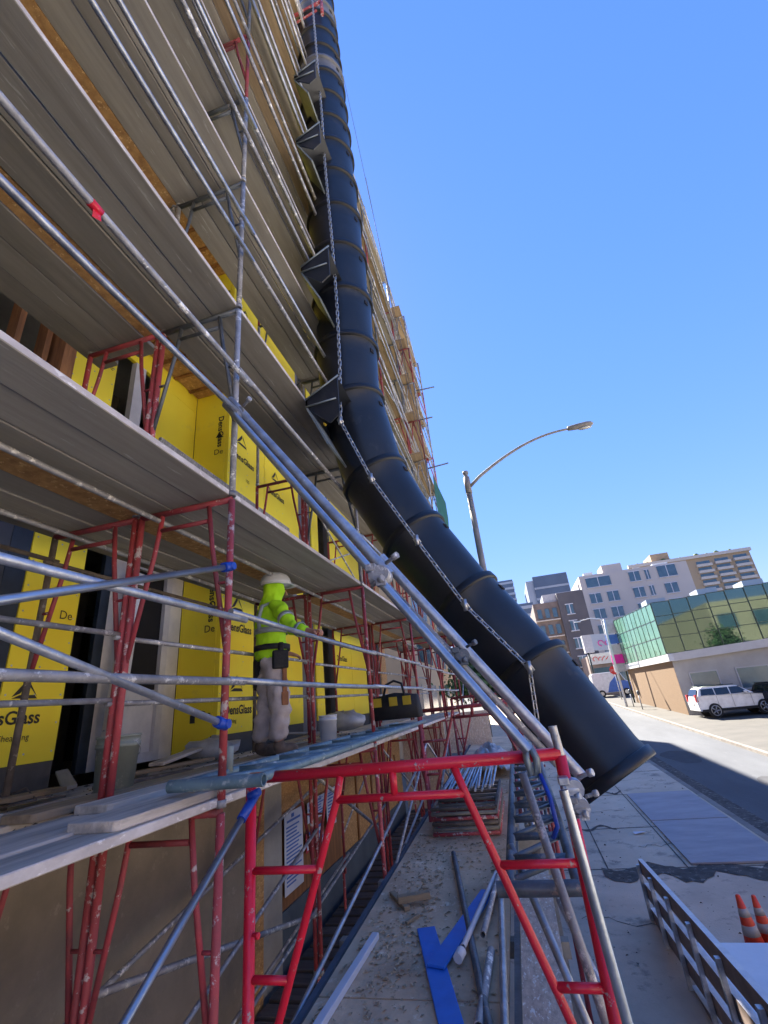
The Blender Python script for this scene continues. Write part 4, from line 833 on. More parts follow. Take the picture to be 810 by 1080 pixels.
# cloth wrinkles
wt=bpy.data.textures.new('wrinkle','CLOUDS'); wt.noise_scale=.11; wt.noise_depth=2
wt2=bpy.data.textures.new('fold','CLOUDS'); wt2.noise_scale=.07; wt2.noise_depth=1
for c_ in pr.children:
    if c_.name.split('.')[0] in ('sweatshirt','sleeve','trousers'):
        if c_.name.startswith('sweatshirt'):
            ss_=c_.modifiers.new('sub','SUBSURF'); ss_.levels=ss_.render_levels=2
        dm=c_.modifiers.new('wrinkle','DISPLACE'); dm.texture=wt if c_.name.startswith('sweat') else wt2; dm.strength=.05 if not c_.name.startswith('tr') else .075; dm.mid_level=.5
# hard hat
hc=W(0,.045,1.68); g=G(); fwd=W(0,1,0).normalized(); rt=W(1,0,0).normalized(); tl=(V((0,0,1))-fwd*.08).normalized()
rings=[]
for (t,s_) in ((0,1.0),(.25,.99),(.5,.93),(.75,.78),(.92,.5),(1,.12)): rings.append([hc+tl*(.145*t*S)+rt*math.cos(a_)*.14*s_*S+fwd*math.sin(a_)*.168*s_*S for a_ in [2*math.pi*j/32 for j in range(32)]])
g.loft(rings); hat=part('hard_hat',g,hat_m,pr)
g=G(); b1=[];b2=[];b3=[]
for j in range(32):
    a_=2*math.pi*j/32; ex=1.10+.22*max(0,math.sin(a_))**2; b1.append(hc+rt*math.cos(a_)*.138*S+fwd*math.sin(a_)*.166*S+tl*.006); b2.append(hc+rt*math.cos(a_)*.145*1.12*S+fwd*math.sin(a_)*.170*ex*S-tl*.012); b3.append(hc+rt*math.cos(a_)*.138*S+fwd*math.sin(a_)*.166*S-tl*.008)
g.loft([b1,b2,b3],cap=False); part('brim',g,hat_m,hat)
g=G(); g.tube([hc-fwd*.13*S+tl*.09*S,hc-fwd*.05*S+tl*.142*S,hc+fwd*.05*S+tl*.142*S,hc+fwd*.13*S+tl*.09*S],.012,8); part('ridge',g,hat_m,hat)
# face
g=G()
for s_ in (-1,1):
    c=head+W(s_*.033,.078,.005); g.loft([ring(c-fwd*.004,fwd,rt,.009,.006,10),ring(c+fwd*.004,fwd,rt,.006,.004,10)])
part('eye',g,dark,pr)
g=G(); c=head+W(0,.085,-.03); g.tube([c+V((0,0,.03)),c+fwd*.012,c+fwd*.018-V((0,0,.01)),c-V((0,0,.018))],[.006,.009,.011,.006],8); part('nose',g,skin,pr)
g=G(); c=head+W(0,.078,-.075); g.tube([c-rt*.022,c+fwd*.004,c+rt*.022],.004,6); part('mouth',g,leather,pr)

# ---------------- small things on the deck ----------------
g=G(); t=thing('tool_bag','black and yellow open-top tool bag sitting on the end of the ladder beam','tool bag',None,(-1.47,6.0,3.83))
secs=[(-.30,.10,.10),(-.28,.13,.26),(0,.15,.30),(.28,.13,.26),(.30,.10,.10)]
g.loft([[V((x,-hw,0)),V((x,-hw*1.05,hh*.5)),V((x,-hw*.5,hh)),V((x,hw*.5,hh)),V((x,hw*1.05,hh*.5)),V((x,hw,0))] for x,hw,hh in secs],smooth=True); part('bag_body',g,black_fab,t)
g=G()
for x in (-.20,.0,.17): g.box(x-.05,-.162,.15,x+.05,-.150,.25)
part('yellow_pocket',g,bag_yellow,t)
g=G(); g.tube([(-.14,-.1,.24),(-.10,-.05,.40),(0,-.03,.44),(.10,-.05,.40),(.14,-.1,.24)],.015,8); part('handle',g,black_fab,t)
def bucket(loc,lb,m,s=1):
    t=thing('bucket',lb,'bucket','buckets' if 0 else None,loc); g=G(); n=28
    rings=[[V((math.cos(2*math.pi*j/n)*r_*s,math.sin(2*math.pi*j/n)*r_*s,z_*s)) for j in range(n)] for r_,z_ in ((.0,0),(.115,0),(.13,.27),(.137,.27),(.137,.30),(.132,.30),(.134,.31),(.134,.33),(.14,.33),(.14,.345),(.125,.345),(.11,.02),(.0,.02))]
    g.loft(rings,cap=False); part('pail',g,m,t)
    g=G(); g.tube([(s*.14*math.cos(a_),s*.14*math.sin(a_)-.0,s*(.30-.10*math.sin(a_))) for a_ in [math.pi*j/10 for j in range(11)]],.003,6); part('bail_handle',g,galv,t)
    return t
bucket((-2.55,2.75,3.66),'grey green plastic bucket standing behind the red scaffold leg',bucket_m,.95)
bucket((-1.95,4.9,3.72),'pale bucket standing behind the worker legs',paper,.7)
g=G(); g.tube([(0,0,0),(0,0,.13)],.028,16); o=solo('spray_can',g,bucket_m,'small pale can standing by the end of the ladder beam','can',None,(-1.66,2.62,3.74))
def lumpy(n,sx,sy,sz,seed):
    g=G(); r=random.Random(seed); rings=[]
    for i in range(9):
        th=math.pi*i/8; ring_=[]
        for j in range(14):
            ph=2*math.pi*j/14; k=1+.35*(r.random()-.5); ring_.append(V((math.cos(ph)*math.sin(th)*sx*k,math.sin(ph)*math.sin(th)*sy*k,max(0,(math.cos(th)*.5+.5)*sz*k))))
        rings.append(ring_)
    g.loft(rings,cap=False); return g
solo('plastic_heap',lumpy(0,.28,.2,.2,2),sack_m,'crumpled clear plastic bundle on the deck before the yellow corner','plastic heap',None,(-3.05,4.5,3.66))
solo('plastic_heap',lumpy(0,.35,.3,.26,4),sack_m,'white sandbags and sheeting heaped on the deck beyond the worker','plastic heap',None,(-2.6,7.2,3.70))
for i,(x,y,l,a,w_,m,lb) in enumerate([(-3.05,3.4,.9,.5,.14,plank,'grey board offcut leaning in the doorway rubble'),(-2.85,3.7,.8,-.2,.1,plank_tan,'tan board offcut on top of the rubble'),(-3.2,3.0,.7,.9,.08,plank,'short grey stick in the doorway rubble'),(-3.0,4.0,1.0,.25,.12,plank_top,'pale board lying under the olive corner'),(-2.7,3.25,1.1,.12,.07,muddy,'muddy batten along the deck rubble'),(-2.95,2.55,.6,.3,.16,plank_tan,'tan offcut at the foot of the yellow panel'),(-2.5,5.4,1.2,.1,.1,plank_tan,'tan lath lying past the worker feet'),(-2.9,6.2,1.2,-.15,.12,plank,'grey plank lying past the worker by the door'),(-2.75,1.9,.5,-.4,.12,plank,'splintered grey offcut at the left deck edge')]):
    g=G(); g.box(-w_/2,-l/2,0,w_/2,l/2,.025); bevel(solo('wood_offcut',g,m,lb,'offcut',None,(x,y,3.665+.03*(i%4)),(R.uniform(-.12,.12),R.uniform(-.1,.1),a)),.003,1)
g=G(); r=random.Random(9)
for i in range(900):
    x=-3.25+r.random()*1.1; y=1.8+r.random()*6; s=.006+.02*r.random()**2; a=r.random()*6.3; z=3.645+.0*r.random()+(.05*r.random() if x<-2.9 else 0)
    c,sn=math.cos(a)*s,math.sin(a)*s; g.add([(x+c,y+sn,z),(x-sn*.6,y+c*.6,z+s*.6),(x-c,y-sn,z),(x+sn*.5,y-c*.5,z+s*.3)],[(0,1,2,3),(0,2,1)])
tag(link('deck_debris',g.mesh('deck_debris',debris_m)),'dusty scraps and splinters littering the lowest deck by the wall','debris',kind='stuff')
g=G(); g.tube([(-3.1,2.3,3.68),(-2.95,2.5,3.75),(-2.8,2.45,3.69),(-2.9,2.25,3.68),(-3.0,2.35,3.72),(-2.75,2.6,3.68)],.006,6); solo('wire_tangle',g,muddy,'tangled wire lying at the foot of the yellow panel','wire')
# red flag tape on the upper rail
g=G(); g.tube([(0,-.03,0),(0,.03,0)],.0225,12); g.add([(0,-.01,-.02),(.01,.025,-.02),(.015,.03,-.065),(-.01,.0,-.055)],[(0,1,2,3),(3,2,1,0)]); solo('red_tape',g,red_new,'red tape wrapped on the upper guard rail','tape',None,(-1.485,1.08,6.29))

# ---------------- street lamp ----------------
def lamp(loc,lb,H1,arm,m,s=1):
    t=thing('street_lamp',lb,'street lamp','street lamps' if 0 else None,loc); g=G(); g.tube([(0,0,0),(0,0,H1)],[.105*s,.075*s],20); part('pole',g,m,t)
    g=G(); g.tube([(0,0,H1-.45),(0,0,H1+.05)],.088*s,20); g.tube([(0,0,H1+.05),(0,0,H1+.08),(0,0,H1+.10),(0,0,H1+.18),(0,0,H1+.24),(0,0,H1+.27)],[.09*s,.06*s,.045*s,.085*s,.075*s,.02*s],16); part('finial_cap',g,m,t)
    pts=[(0.06,0,H1-.25)]+[(arm*u,0,H1-.25+1.15*s*math.sin(min(u,1.0)*math.pi*.52)**.95) for u in [i/16 for i in range(2,17)]]
    pts=[V(p) for p in pts]; g=G(); g.tube(pts,[.045*s-.018*s*i/len(pts) for i in range(len(pts))],12); part('arm',g,m,t)
    e=pts[-1]; g=G(); prof=[(0,.05,.05),(.02,.075,.065),(.25,.10,.08),(.5,.12,.085),(.62,.10,.06),(.68,.03,.02)]
    g.loft([[e+V((x*s,math.cos(a_)*w_*s,math.sin(a_)*h_*s+(.01))) for a_ in [2*math.pi*j/16 for j in range(16)]] for x,w_,h_ in prof]); hd=part('lamp_head',g,m,t)
    g=G(); g.loft([[e+V(((.44+.17*math.cos(a_))*s,.075*math.sin(a_)*s,-.07*s-dz)) for a_ in [2*math.pi*j/16 for j in range(16)]] for dz in (0,.02)]); part('lens',g,lens,hd)
    return t
lamp((-.24,12.0,gz(12)),'tall grey concrete street lamp with long curved arm behind the chute',8.85,2.98,lamp_grey)
# far street lamp
t=thing('street_lamp','slim pale street lamp on the far sidewalk by the brick wall','street lamp',None,(8.35,44,gz(44))); g=G(); g.tube([(0,0,0),(0,0,5.5),(.1,0,7.0)],.09,10); part('pole',g,paper,t); g=G(); g.tube([(.1,0,6.8),(-.2,0,7.1),(-1.0,0,7.25),(-1.8,0,7.15)],.035,8); part('arm',g,paper,t); g=G(); g.box(-2.3,-.1,7.05,-1.8,.1,7.15); part('lamp_head',g,paper,t)

# ---------------- traffic cones, barricade, sheet ----------------
def cone(x,y,lb,s=1):
    t=thing('traffic_cone',lb,'traffic cone','traffic cones',(x,y,gz(y)+.004)); n=24
    def fr(z0,z1,r0,r1,m,nm,off=0):
        g=G(); g.tube([(0,0,z0*s),(0,0,z1*s)],[(r0+off)*s,(r1+off)*s],n); part(nm,g,m,t)
    R_=lambda z:.135-.105*z/.62
    fr(.03,.62,R_(0.03),R_(.62),cone_o,'cone_body'); fr(.62,.635,R_(.62),.018,cone_o,'tip')
    fr(.20,.31,R_(.20),R_(.31),cone_w,'reflective_collar',.003); fr(.40,.49,R_(.40),R_(.49),cone_w,'reflective_collar',.003)
    g=G(); g.box(-.17*s,-.17*s,0,.17*s,.17*s,.03*s); bevel(part('base',g,cone_o,t),.01); t.rotation_euler=(0,math.radians(-3),0)
cone(2.29,8.30,'nearer orange traffic cone with dirty white collars on its left',.94); cone(2.50,8.42,'orange traffic cone partly behind the other on the right',.86)
t=thing('white_sheet_stand','white painted sheet laid flat on trestles beside the striped barricade','board'); g=G(); g.box(1.45,5.0,.99,4.2,7.75,1.02); bevel(part('top_sheet',g,white_pl,t))
g=G()
for x in (1.6,4.0):
    for y in (5.3,7.6): g.box(x-.04,y-.04,gz(y),x+.04,y+.04,.988)
part('trestle_leg',g,plank,t)
g=G(); g.tube([(2.05,6.9,1.02),(2.05,6.9,1.08)],[.05,.03],12); part('knob',g,steel_dark,t)
t=thing('slatted_barrier','long slatted barrier of brown boards with skylight painted pale on the top edges on steel uprights beside the walkway','barrier')
X=1.3; zt=lambda y:1.46+(9.23-y)*.074
Y0,Y1=3.0,9.2
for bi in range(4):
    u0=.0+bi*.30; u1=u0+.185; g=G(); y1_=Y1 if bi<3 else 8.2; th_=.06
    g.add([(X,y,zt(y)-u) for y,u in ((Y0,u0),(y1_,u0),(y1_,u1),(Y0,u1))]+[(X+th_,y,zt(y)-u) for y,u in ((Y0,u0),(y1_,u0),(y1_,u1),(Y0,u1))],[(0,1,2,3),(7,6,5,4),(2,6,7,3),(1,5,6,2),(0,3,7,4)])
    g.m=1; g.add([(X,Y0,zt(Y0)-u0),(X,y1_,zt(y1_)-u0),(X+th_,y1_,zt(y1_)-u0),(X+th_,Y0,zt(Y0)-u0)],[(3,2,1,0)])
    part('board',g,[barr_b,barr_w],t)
for y in (3.3,4.15,5.0,5.85,6.7,7.55,8.4,9.15):
    g=G(); g.box(X-.05,y-.03,gz(y),X-.004,y+.03,zt(y)-.06); bevel(part('upright',g,galv,t),.004)
# ---------------- far side: glass building ----------------
gb=thing('glass_office','two storey corner building with green mirror glass above tan brick and grey wall','building')
YG=34.3; XG=9.65; z0=1.3; z1=4.83; z2=8.52
def fz(x): return (x-XG)*.043
g=G(); g.add([(XG+.2,YG+.05,z0),(XG+.2,47.4,z0),(XG+.2,47.4,z1),(XG+.2,YG+.05,z1),(XG+.6,YG+.05,z0),(XG+.6,47.4,z0),(XG+.6,47.4,z1),(XG+.6,YG+.05,z1)],[(0,1,2,3)[::-1],(4,5,6,7),(0,3,7,4),(1,5,6,2),(3,2,6,7)]); part('brick_wall',g,brick,gb)
g=G(); g.add([(XG+.2,YG,z0),(34,YG,z0),(34,YG,z1+.9),(XG+.2,YG,z1-.02),(XG+.2,47,z0),(34,47,z0),(34,47,z1+.9),(XG+.2,47,z1-.02)],[(0,1,2,3),(1,5,6,2),(5,4,7,6),(3,2,6,7)]); part('ground_floor_wall',g,shopwall,gb)
g=G(); g.box(XG,YG-.25,z1-.02,XG+.3,48.2,z1+.42); part('fascia',g,sign_w,gb)
g=G(); g.add([(XG+.3,YG-.25,z1-.05),(34,YG-.25,z1+.98),(34,YG-.25,z1+1.5),(XG+.3,YG-.25,z1+.42),(XG+.3,YG+.3,z1-.05),(34,YG+.3,z1+.98),(34,YG+.3,z1+1.5),(XG+.3,YG+.3,z1+.42)],[(0,1,2,3),(3,2,6,7),(0,4,5,1),(0,3,7,4)]); part('fascia',g,fascia,gb)
for (a,b) in ((10.6,12.1),(13.2,14.9),(16,17.8),(19,21)):
    g=G(); g.box(a,YG-.03,2.85,b,YG+.02,3.98); wn=part('window',g,win_glass,gb); g=G(); g.box(a-.05,YG-.06,2.78,b+.05,YG-.031,2.85); g.box(a-.05,YG-.06,3.98,b+.05,YG-.031,4.04); g.box(a-.06,YG-.06,2.85,a,YG-.031,3.98); g.box(b,YG-.06,2.85,b+.06,YG-.031,3.98); part('frame',g,fascia,wn)
# green side glazing with mullions
ya,yb=YG,46.5; zs=z1+.42
rows=3; colsn=10
g=G(); g.add([(XG+.02,ya,zs),(XG+.02,yb,zs),(XG+.02,yb,9.05),(XG+.02,ya,z2)],[(3,2,1,0)]); part('green_glass_wall',g,glassgreen,gb)
g=G()
for i in range(colsn+1):
    y=ya+(yb-ya)*i/colsn; zz=z2+(9.05-z2)*i/colsn; g.box(XG-.005,y-.012,zs,XG+.015,y+.012,zz)
for j in range(rows+1):
    for i in range(colsn):
        y=ya+(yb-ya)*i/colsn+.013; y2=ya+(yb-ya)*(i+1)/colsn-.013; f_=j/rows; zA=zs+(z2+(9.05-z2)*i/colsn-zs)*f_; g.box(XG-.004,y,zA-.012,XG+.014,y2,zA+.012)
part('mullion',g,mull,gb)
g=G(); xe=30; ztop=lambda x: z2+fz(x); zbot=lambda x: zs+(x-XG)*.043
g.add([(XG+.05,YG+.0,zbot(XG)),(xe,YG+.0,zbot(xe)),(xe,YG,ztop(xe)),(XG+.05,YG,ztop(XG))],[(0,1,2,3)]); g.add([(XG+.1,YG+.02,ztop(XG)),(xe,YG+.02,ztop(xe)),(xe,46.5,ztop(xe)),(XG+.1,46.5,9.05)],[(0,1,2,3)]); part('front_glass_wall',g,glassblue,gb)
g=G(); nx=18
for i in range(nx+1):
    x=XG+.03+i*1.12; g.box(x-.025,YG-.04,zbot(x),x+.025,YG-.005,ztop(x))
for f_ in (0,.30,.55,.72,1):
    for i in range(nx):
        xa=XG+.03+i*1.12; zz=zbot(xa+.56)+(ztop(xa+.56)-zbot(xa+.56))*f_; g.box(xa+.026,YG-.035,zz-.02,xa+1.094,YG-.004,zz+.02)
part('mullion',g,mull,gb)
text('T-NAILS',.34,slate,(XG-.003,46.6,z1+.06),(0,-1,0),(0,0,1),gb,'lettering') if False else None
g=G(); r=random.Random(1)
for i in range(9): g.box(XG-.004,45.4-i*.42-.28,z1+.12,XG-.001,45.4-i*.42,z1+.12+.2*(.6+.4*r.random()))
part('fascia_lettering',g,tower_m,gb)
# projecting shop signs at its far corner
t=thing('pylon_sign','stacked white, blue and magenta sign boards at the glass building corner','sign'); xs=XG-.9
for (za,zb_,m_) in ((8.0,9.3,sign_w),(7.1,7.9,sign_b),(6.2,7.0,sign_w),(5.4,6.15,sign_p),(4.7,5.35,sign_w)):
    g=G(); g.box(xs,46.9,za,xs+1.0,47.05,zb_); part('sign_board',g,m_,t)
g=G(); g.tube([(xs+.9,47.1,gz(47)),(xs+.9,47.1,9.2)],.07,8); part('post',g,mull,t)
# billboard style shop canopy at Y 60
t=thing('shop_sign','long white and blue shop sign board above a low storefront','sign'); g=G(); g.box(8.6,60,7.3,9.6,61,9.3); part('white_panel',g,sign_w,t); g=G(); g.prism([(9.6,7.5),(13.6,7.1),(13.6,9.1),(9.6,9.3)],60,60.4,'y'); part('blue_panel',g,tower_l,t); 
g=G(); g.tube([(8.9,60.2,gz(60)),(8.9,60.2,7.4)],.1,8); part('post',g,mull,t)
g=G(); g.box(8.9,62,1.5,15,68,7.0); t=thing('storefront','low dark storefront behind the parked van','building'); part('wall',g,brown_br,t); g=G(); g.box(9.3,61.95,3,14.5,61.99,5.6); part('shop_window',g,win_glass,t); g=G(); g.box(9.0,61.6,6.0,11.6,61.9,7.2); part('white_sign',g,sign_w,t)
g=G()
for q,(cx_,rr_) in enumerate(((9.7,.25),(10.2,.18),(10.6,.22),(11.0,.15))): g.tube([(cx_+rr_*math.cos(a_),61.58,6.6+rr_*math.sin(a_+q*.6)) for a_ in [k_*.6 for k_ in range(8)]],.04,5)
part('painted_script',g,sign_r,t)
g=G()
for q,(cx_,rr_) in enumerate(((10.5,.3),(11.1,.2),(11.6,.24),(12.1,.2),(12.6,.28))): g.tube([(cx_+rr_*math.cos(a_),59.97,8.2+rr_*math.sin(a_+q*.7)) for a_ in [k_*.6 for k_ in range(9)]],.05,5)
part('painted_script',g,sign_p,bpy.data.objects['shop_sign'])
# stop sign
t=thing('stop_sign','red octagonal stop sign on a thin post in front of the van','stop sign',None,(9.6,52,gz(52))); g=G(); g.tube([(0,0,0),(0,0,2.8)],.04,8); part('post',g,galv,t)
g=G(); n=8; g.prism([(math.cos(math.pi*(j+.5)/4)*.42,2.7+math.sin(math.pi*(j+.5)/4)*.42) for j in range(8)],-.06,-.045,'y'); part('plate',g,sign_r,t); text('STOP',.26,sign_w,(0,-.064,2.61),(1,0,0),(0,0,1),t,align='CENTER')
# generic flat-windowed block builder
def block(name,label,x0,x1,y0,y1,zb_,zt_,m,sidem,wins,wm=win_glass,slope=0):
    t=thing(name,label,'building'); g=G(); g.prism([(x0,y0),(x1,y0),(x1,y1),(x0,y1)],zb_,zt_,'z'); part('wall',g,m,t)
    if sidem: g=G(); g.box(x0-.05,y0+.05,zb_,x0-.002,y1,zt_); part('side_wall',g,sidem,t)
    for (a,b,c,d) in wins:
        g=G(); g.box(a,y0-.12,c,b,y0-.02,d); wn=part('window',g,wm,t); g=G(); g.box(a-.12,y0-.16,d,b+.12,y0-.02,d+.12); g.box(a-.12,y0-.16,c-.12,b+.12,y0-.02,c); g.box((a+b)/2-.06,y0-.15,c,(a+b)/2+.06,y0-.121,d); part('frame',g,white_paint,wn)
    return t
wins=[]
for r_,zz in enumerate((20.2,17.3,14.5,11.7,8.9)):
    for a in ((16.0,17.9),(19.0,20.9)) if r_ else ((16.0,20.2),): wins.append((a[0],a[1],zz-.1,zz+1.6))
    for a in ((23.4,25.2),(26.1,26.8),(28.2,31.2) if r_==0 else (28.6,30.6)): wins.append((a[0],a[1],zz-.1,zz+1.6 if a[0]<28 or r_ else zz+1.9))
wb=block('apartment_block','pale lavender white apartment block with blue windows behind the glass building',15.0,33.2,90,104,2,22.4,white_st,None,wins)
g=G(); g.box(19.4,90.5,22.4,22.8,95,23.9); part('roof_box',g,white_st,wb); g=G(); g.box(14.8,92,3,14.98,103.5,21.5); part('side_wall',g,sign_w,wb)
wins=[(9.0,9.9,z_,z_+1.3) for z_ in (6.2,8.6,11.0,13.3)]
db=block('brick_block','dark charcoal apartment block with worn brick front facing the street',8.1,11.7,70,84,2,16.4,dark_st,None,wins)
g=G(); g.box(4.6,70.6,2,8.08,84,15.4); part('brick_wing',g,brown_br,db)
for k in range(5):
    for j in range(3):
        g=G(); g.box(5.0+j*1.05,70.45,4+k*2.3,5.6+j*1.05,70.59,5.3+k*2.3); part('window',g,win_glass,db)
    g=G(); g.box(4.5,70.3,3.6+k*2.3,8.0,70.58,3.75+k*2.3); part('ledge',g,bal_w,db)
g=G(); g.box(6.2,71,15.4,8.08,76,16.6); g.box(8.15,70.5,16.4,11.6,72,16.55); part('parapet',g,sign_w,db)
def tower(label,x0,x1,y0,y1,z_,n):
    t=thing('office_tower',label,'tower'); g=G(); g.prism([(x0,y0),(x1,y0),(x1,y1),(x0,y1)],2,z_,'z'); part('core',g,tower_m,t)
    for i in range(n):
        zz=z_-1.0-i*3.0; g=G(); g.box(x0-.3,y0-.3,zz-1.1,x1+.3,y1,zz); part('floor_band',g,tower_l,t)
tower('blue grey office tower furthest left of the chute edge',-2,8.8,250,275,59,17); tower('boxy dark glass tower rising behind the charcoal block',16.8,32,220,250,52,0); tower('low pale office slab between the towers',6.2,12,180,200,34,9)
t=bpy.data.objects['office_tower.001']
g=G(); g.box(16.75,219.9,46,32.05,219.98,46.9); g.box(16.75,219.9,41,32.05,219.98,42); g.box(13.5,221,38,16.79,250,50.5); part('pale_face',g,tower_l,t)
for (x,y,w_,h_) in ((16.5,93,1.6,1.1),(25.5,94,1.2,.9),(28.5,92.5,2.2,.8),(31,95,.9,1.3)):
    g=G(); g.box(x,y,22.4,x+w_,y+1.5,22.4+h_); part('roof_unit',g,tower_l,wb)
for (x,z_) in ((10.5,8.95),(14,9.2),(17,9.35),(21,9.5)):
    g=G(); g.box(x,38,z_-.6,x+1.3,39.5,z_+.35); part('roof_unit',g,tower_l,gb)
# hotel
ht=thing('balcony_tower','tan apartment tower with many white balconies behind the pale block','building'); g=G(); g.box(40,150,2,72,175,34.8); g.box(47,152,34.8,52,160,38.4); part('wall',g,tan_st,ht)
g=G(); g.box(39.5,149.5,34.8,72.5,150.6,35.7); part('parapet',g,bal_w,ht)
for k in range(12):
    for j in range(3):
        zz=32.8-k*1.85+.2*j; g=G(); g.box(57.5+j*4.9,149.2,zz-.75,61.5+j*4.9,149.99,zz); part('balcony',g,bal_w,ht); g=G(); g.box(57.7+j*4.9,149.9,zz+.01,61.2+j*4.9,149.98,zz+.9); part('window',g,win_glass,ht)
r=random.Random(4)
for i in range(10):
    x=42+i*3+r.random()*2; g=lumpy(0,.4+r.random()*.4,.5,.5+r.random()*.6,i); part('roof_shrub',g,leaf,ht).location=(x,151,35.4)
# buildings behind the viewer across the street, seen only as reflections in the glass
rb=thing('stucco_building','pale stucco building across the street seen reflected in the glass front','building'); g=G(); g.box(22,-34,.3,44,10,11); part('wall',g,tan_st,rb)
for j in range(6):
    g=G(); g.box(22.6+j*3.4,10.0,8.0,24.4+j*3.4,10.05,9.6); part('window',g,win_glass,rb)
    g=G(); g.box(22.6+j*3.4,10.0,1.2,24.8+j*3.4,10.05,3.2); part('window',g,win_glass,rb)
for j in range(5):
    g=G(); g.box(23+j*3.4,10.0,4.5,24.8+j*3.4,10.05,6.6); part('window',g,win_glass,rb)
# ---------------- trees ----------------
def tree(x,y,zb_,h,rad,n,lb,seed,s=.13):
    t=thing('street_tree',lb,'tree',None,(x,y,zb_)); r=random.Random(seed); g=G(); g.tube([(0,0,0),(.05,0,h*.3),(0,.05,h*.55)],[.12,.09,.05],8)
    cl=[]
    for i in range(9):
        a=r.random()*6.3; e=V((math.cos(a)*rad*.6*r.random(),math.sin(a)*rad*.6*r.random(),h*(.55+.4*r.random()))); g.tube([(0,0,h*.4),e*.6+V((0,0,h*.2)),e],[.05,.03,.012],5); cl.append(e)
    part('trunk',g,bark,t); g=G()
    for i in range(n):
        c=r.choice(cl); d=V((r.gauss(0,1),r.gauss(0,1),r.gauss(0,.8)))*rad*.24; p=c+d; a=V((r.gauss(0,1),r.gauss(0,1),r.gauss(0,1))).normalized(); b=a.orthogonal().normalized(); q=s*(.5+r.random())
        g.add([p+a*q,p+b*q*.5,p-a*q,p-b*q*.5],[(0,1,2,3)])
    part('crown',g,leaf,t)
tree(-1.6,24,gz(24),5.2,1.6,2600,'green street tree beyond the end of the scaffold',2); tree(-2.6,40,gz(40),7,2.4,2200,'larger street tree further up on the left',5,.2)
tree(18.5,20,gz(20)-.1,6.2,2.0,2600,'leafy tree across the street seen reflected in the glass',8)
g=G(); g.box(-2.1,14.2,2.6,-.9,14.3,3.6); g.box(-3.3,13.7,1,-2.1,13.8,3.6); solo('site_hoarding',g,osb_pale,'pale timber hoarding at the end of the walkway','hoarding')
for i,(x,y,lb) in enumerate(((-.9,30,'pale parked car beyond the walkway end'),(-1.6,38,'second pale car further up beyond the walkway'))): pass
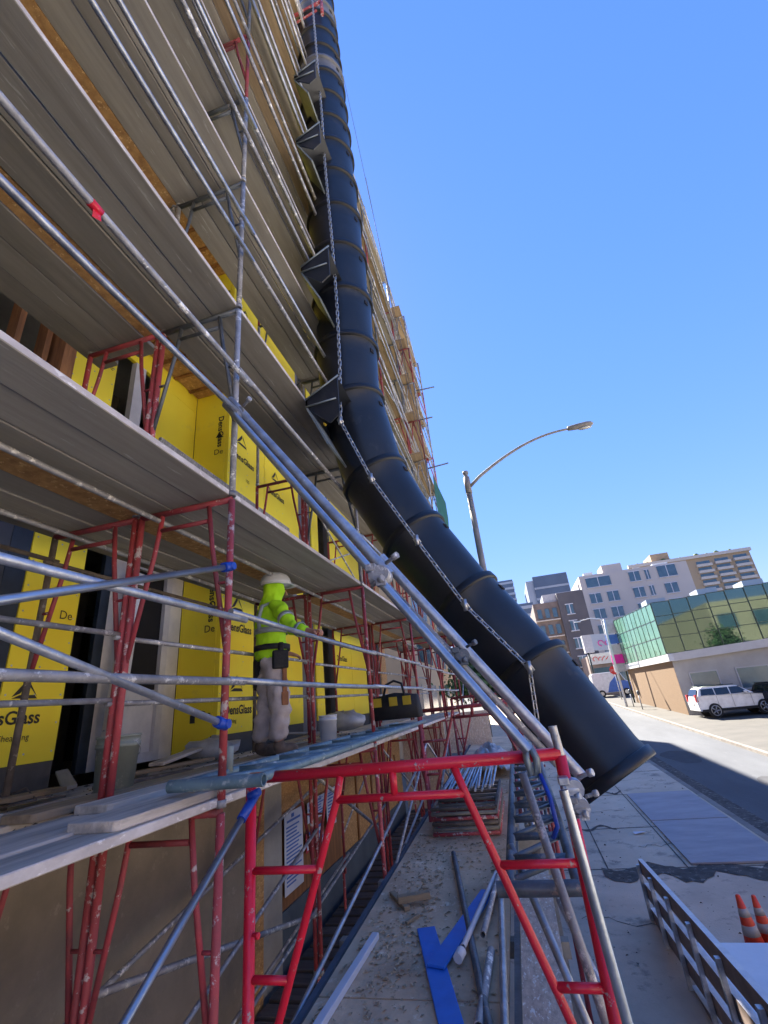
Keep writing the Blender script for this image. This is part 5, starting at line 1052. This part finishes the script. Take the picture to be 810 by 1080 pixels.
# ---------------- vehicles ----------------
def car(loc,rz,lb,paint,s=1,name='parked_car'):
    t=thing(name,lb,'car',None,loc,rz)
    # profile along x (front +x), z
    low=[(-2.0,.35),(-2.03,.75),(-1.98,1.02),(-1.6,1.06),(.72,.98),(1.25,.93),(1.75,.82),(1.95,.65),(1.97,.35)]
    g=G(); ys=[(-.80,.985),(-.84,1.0),(.84,1.0),(.80,.985)]
    def ringp(y,k,prof): return [V((x*k,y,z if z<.4 else .35+(z-.35)*(k+.012))) for x,z in prof]
    arch=lambda: None
    g.loft([ringp(y,k,low) for y,k in ((-.80,.97),(-.85,1.0),(.85,1.0),(.80,.97))],smooth=False); bevel(part('body',g,paint,t),.05,3)
    cab=[(-1.93,1.0),(-1.72,1.38),(-1.5,1.45),(-.1,1.46),(.25,1.40),(.95,.99)]
    g=G(); g.loft([[V((x*(.97 if k<1 else 1),y if z<1.2 else y*.86,z)) for x,z in cab] for y,k in ((-.80,1),(.80,1))],smooth=False); bevel(part('cabin',g,paint,t),.04,3)
    for sy in (-1,1):
        for (a,b,c,d) in ((-1.72,-1.0,-1.62,-1.0),(-.95,-.25,-.95,-.25),(-.19,.70,-.19,.30)):
            yb_=.806;yt=.706; g=G(); g.add([(a,sy*yb_,1.04),(b,sy*yb_,1.04),(d,sy*yt,1.36),(c,sy*yt,1.36)],[(0,1,2,3) if sy<0 else (3,2,1,0)]); w_=part('side_window',g,car_gl,t); w_.modifiers.new('s','SOLIDIFY').thickness=.02
    g=G(); g.add([(-1.945,-.68,1.06),(-1.945,.68,1.06),(-1.77,.6,1.36),(-1.77,-.6,1.36)],[(0,1,2,3)]); w_=part('rear_window',g,car_gl,t); w_.modifiers.new('s','SOLIDIFY').thickness=.02
    g=G(); g.add([(.93,-.68,1.03),(.93,.68,1.03),(.34,.6,1.385),(.34,-.6,1.385)],[(0,1,2,3)]); w_=part('windscreen',g,car_gl,t); w_.modifiers.new('s','SOLIDIFY').thickness=.02
    for sx in (-1.22,1.22):
        for sy in (-.76,.76):
            g=G(); g.tube([(sx,sy-.1,.34),(sx,sy+.1,.34)],.335,28); wl=part('wheel',g,tyre,t); g=G(); yy=sy+(.102 if sy>0 else -.102)
            for q in range(5):
                a_=q*2*math.pi/5; g.tube([(sx,yy,.34),(sx+.22*math.cos(a_),yy,.34+.22*math.sin(a_))],.03,6)
            g.tube([(sx+.23*math.cos(k*math.pi/10),yy,.34+.23*math.sin(k*math.pi/10)) for k in range(20)],.02,6,closed=True); part('rim',g,rim_m,wl)
    for sy in (-1,1):
        g=G(); g.box(-2.05,sy*.72-.10,.78,-1.93,sy*.72+.10,1.12); bevel(part('tail_lamp',g,red_l,t),.02); g=G(); g.box(1.86,sy*.62-.14,.66,1.97,sy*.62+.14,.80); bevel(part('headlight',g,rim_m,t),.02)
        g=G(); g.box(.42,sy*.86-.06 if sy>0 else sy*.86-.06,1.02,.58,sy*.86+.06,1.14); bevel(part('mirror',g,paint,t),.02)
    for sy in (-1,1):
        g=G(); g.tube([(-1.6,sy*.68,1.47),(.1,sy*.68,1.47)],.018,6); part('roof_rail',g,mull,t)
        g=G(); g.box(-1.9,sy*.855-.004,.30,1.85,sy*.855+.004,.42); part('sill_trim',g,tyre,t)
        for xx in (-.98,-.22,.72):
            g=G(); g.box(xx-.006,sy*.853-.003,.45,xx+.006,sy*.853+.003,1.0); part('door_seam',g,tyre,t)
    g=G(); g.box(-2.045,-.25,.62,-2.02,.25,.76); part('number_plate',g,sign_w,t)
    t.scale=(s,s,s*1.12); return t
car((11.75,32.6,gz(32.6)-.02),0,'white estate car parked in front of the grey wall, tail to the street',car_w,1.0)
car((14.2,31.0,gz(31)-.02),math.radians(-70),'dark car parked beside the white estate car at the picture edge',car_d,1.0)
car((13.0,70,gz(70)),math.radians(20),'distant pale car behind the stop sign',car_w,1.0)
# van
t=thing('delivery_van','white delivery van with blue painted swoosh parked up the street','van',None,(10.0,58,gz(58))); g=G(); g.prism([(-1.9,.4),(-1.9,2.3),(-1.7,2.45),(1.0,2.45),(1.45,1.5),(1.95,1.3),(1.95,.4)],-.9,.9,'y'); bevel(part('body',g,car_w,t),.06,3)
g=G(); g.prism([(-.6,.45),(-.2,1.4),(.5,2.0),(1.3,1.5),(1.9,1.2),(1.9,.45)],-.915,-.90,'y'); part('blue_swoosh',g,sign_b,t); text('Sparkle',.5,sign_b,(-1.8,-.92,1.2),(1,0,0),(0,0,1),t) if False else None
g=G(); g.prism([(.55,1.5),(.55,2.25),(.98,2.25),(1.35,1.5)],-.93,-.916,'y'); part('side_window',g,car_gl,t)
for sx in (-1.2,1.25):
    g=G(); g.tube([(sx,-.93,.36),(sx,-.7,.36)],.36,20); wl=part('wheel',g,tyre,t); g=G(); g.tube([(sx,-.95,.36),(sx,-.93,.36)],.2,12); part('rim',g,rim_m,wl)
# parking meters on far sidewalk
for y,lb in ((40.5,'grey parking meter nearer the white car'),(43.2,'grey parking meter next to the pale lamp')):
    t=thing('parking_meter',lb,'parking meter','parking meters',(8.7,y,gz(y))); g=G(); g.tube([(0,0,0),(0,0,1.0)],.04,8); part('post',g,galv,t); g=G(); g.tube([(0,0,1.0),(0,0,1.05),(0,0,1.25),(0,0,1.32)],[.06,.10,.10,.03],12); part('meter_head',g,steel_dark,t)
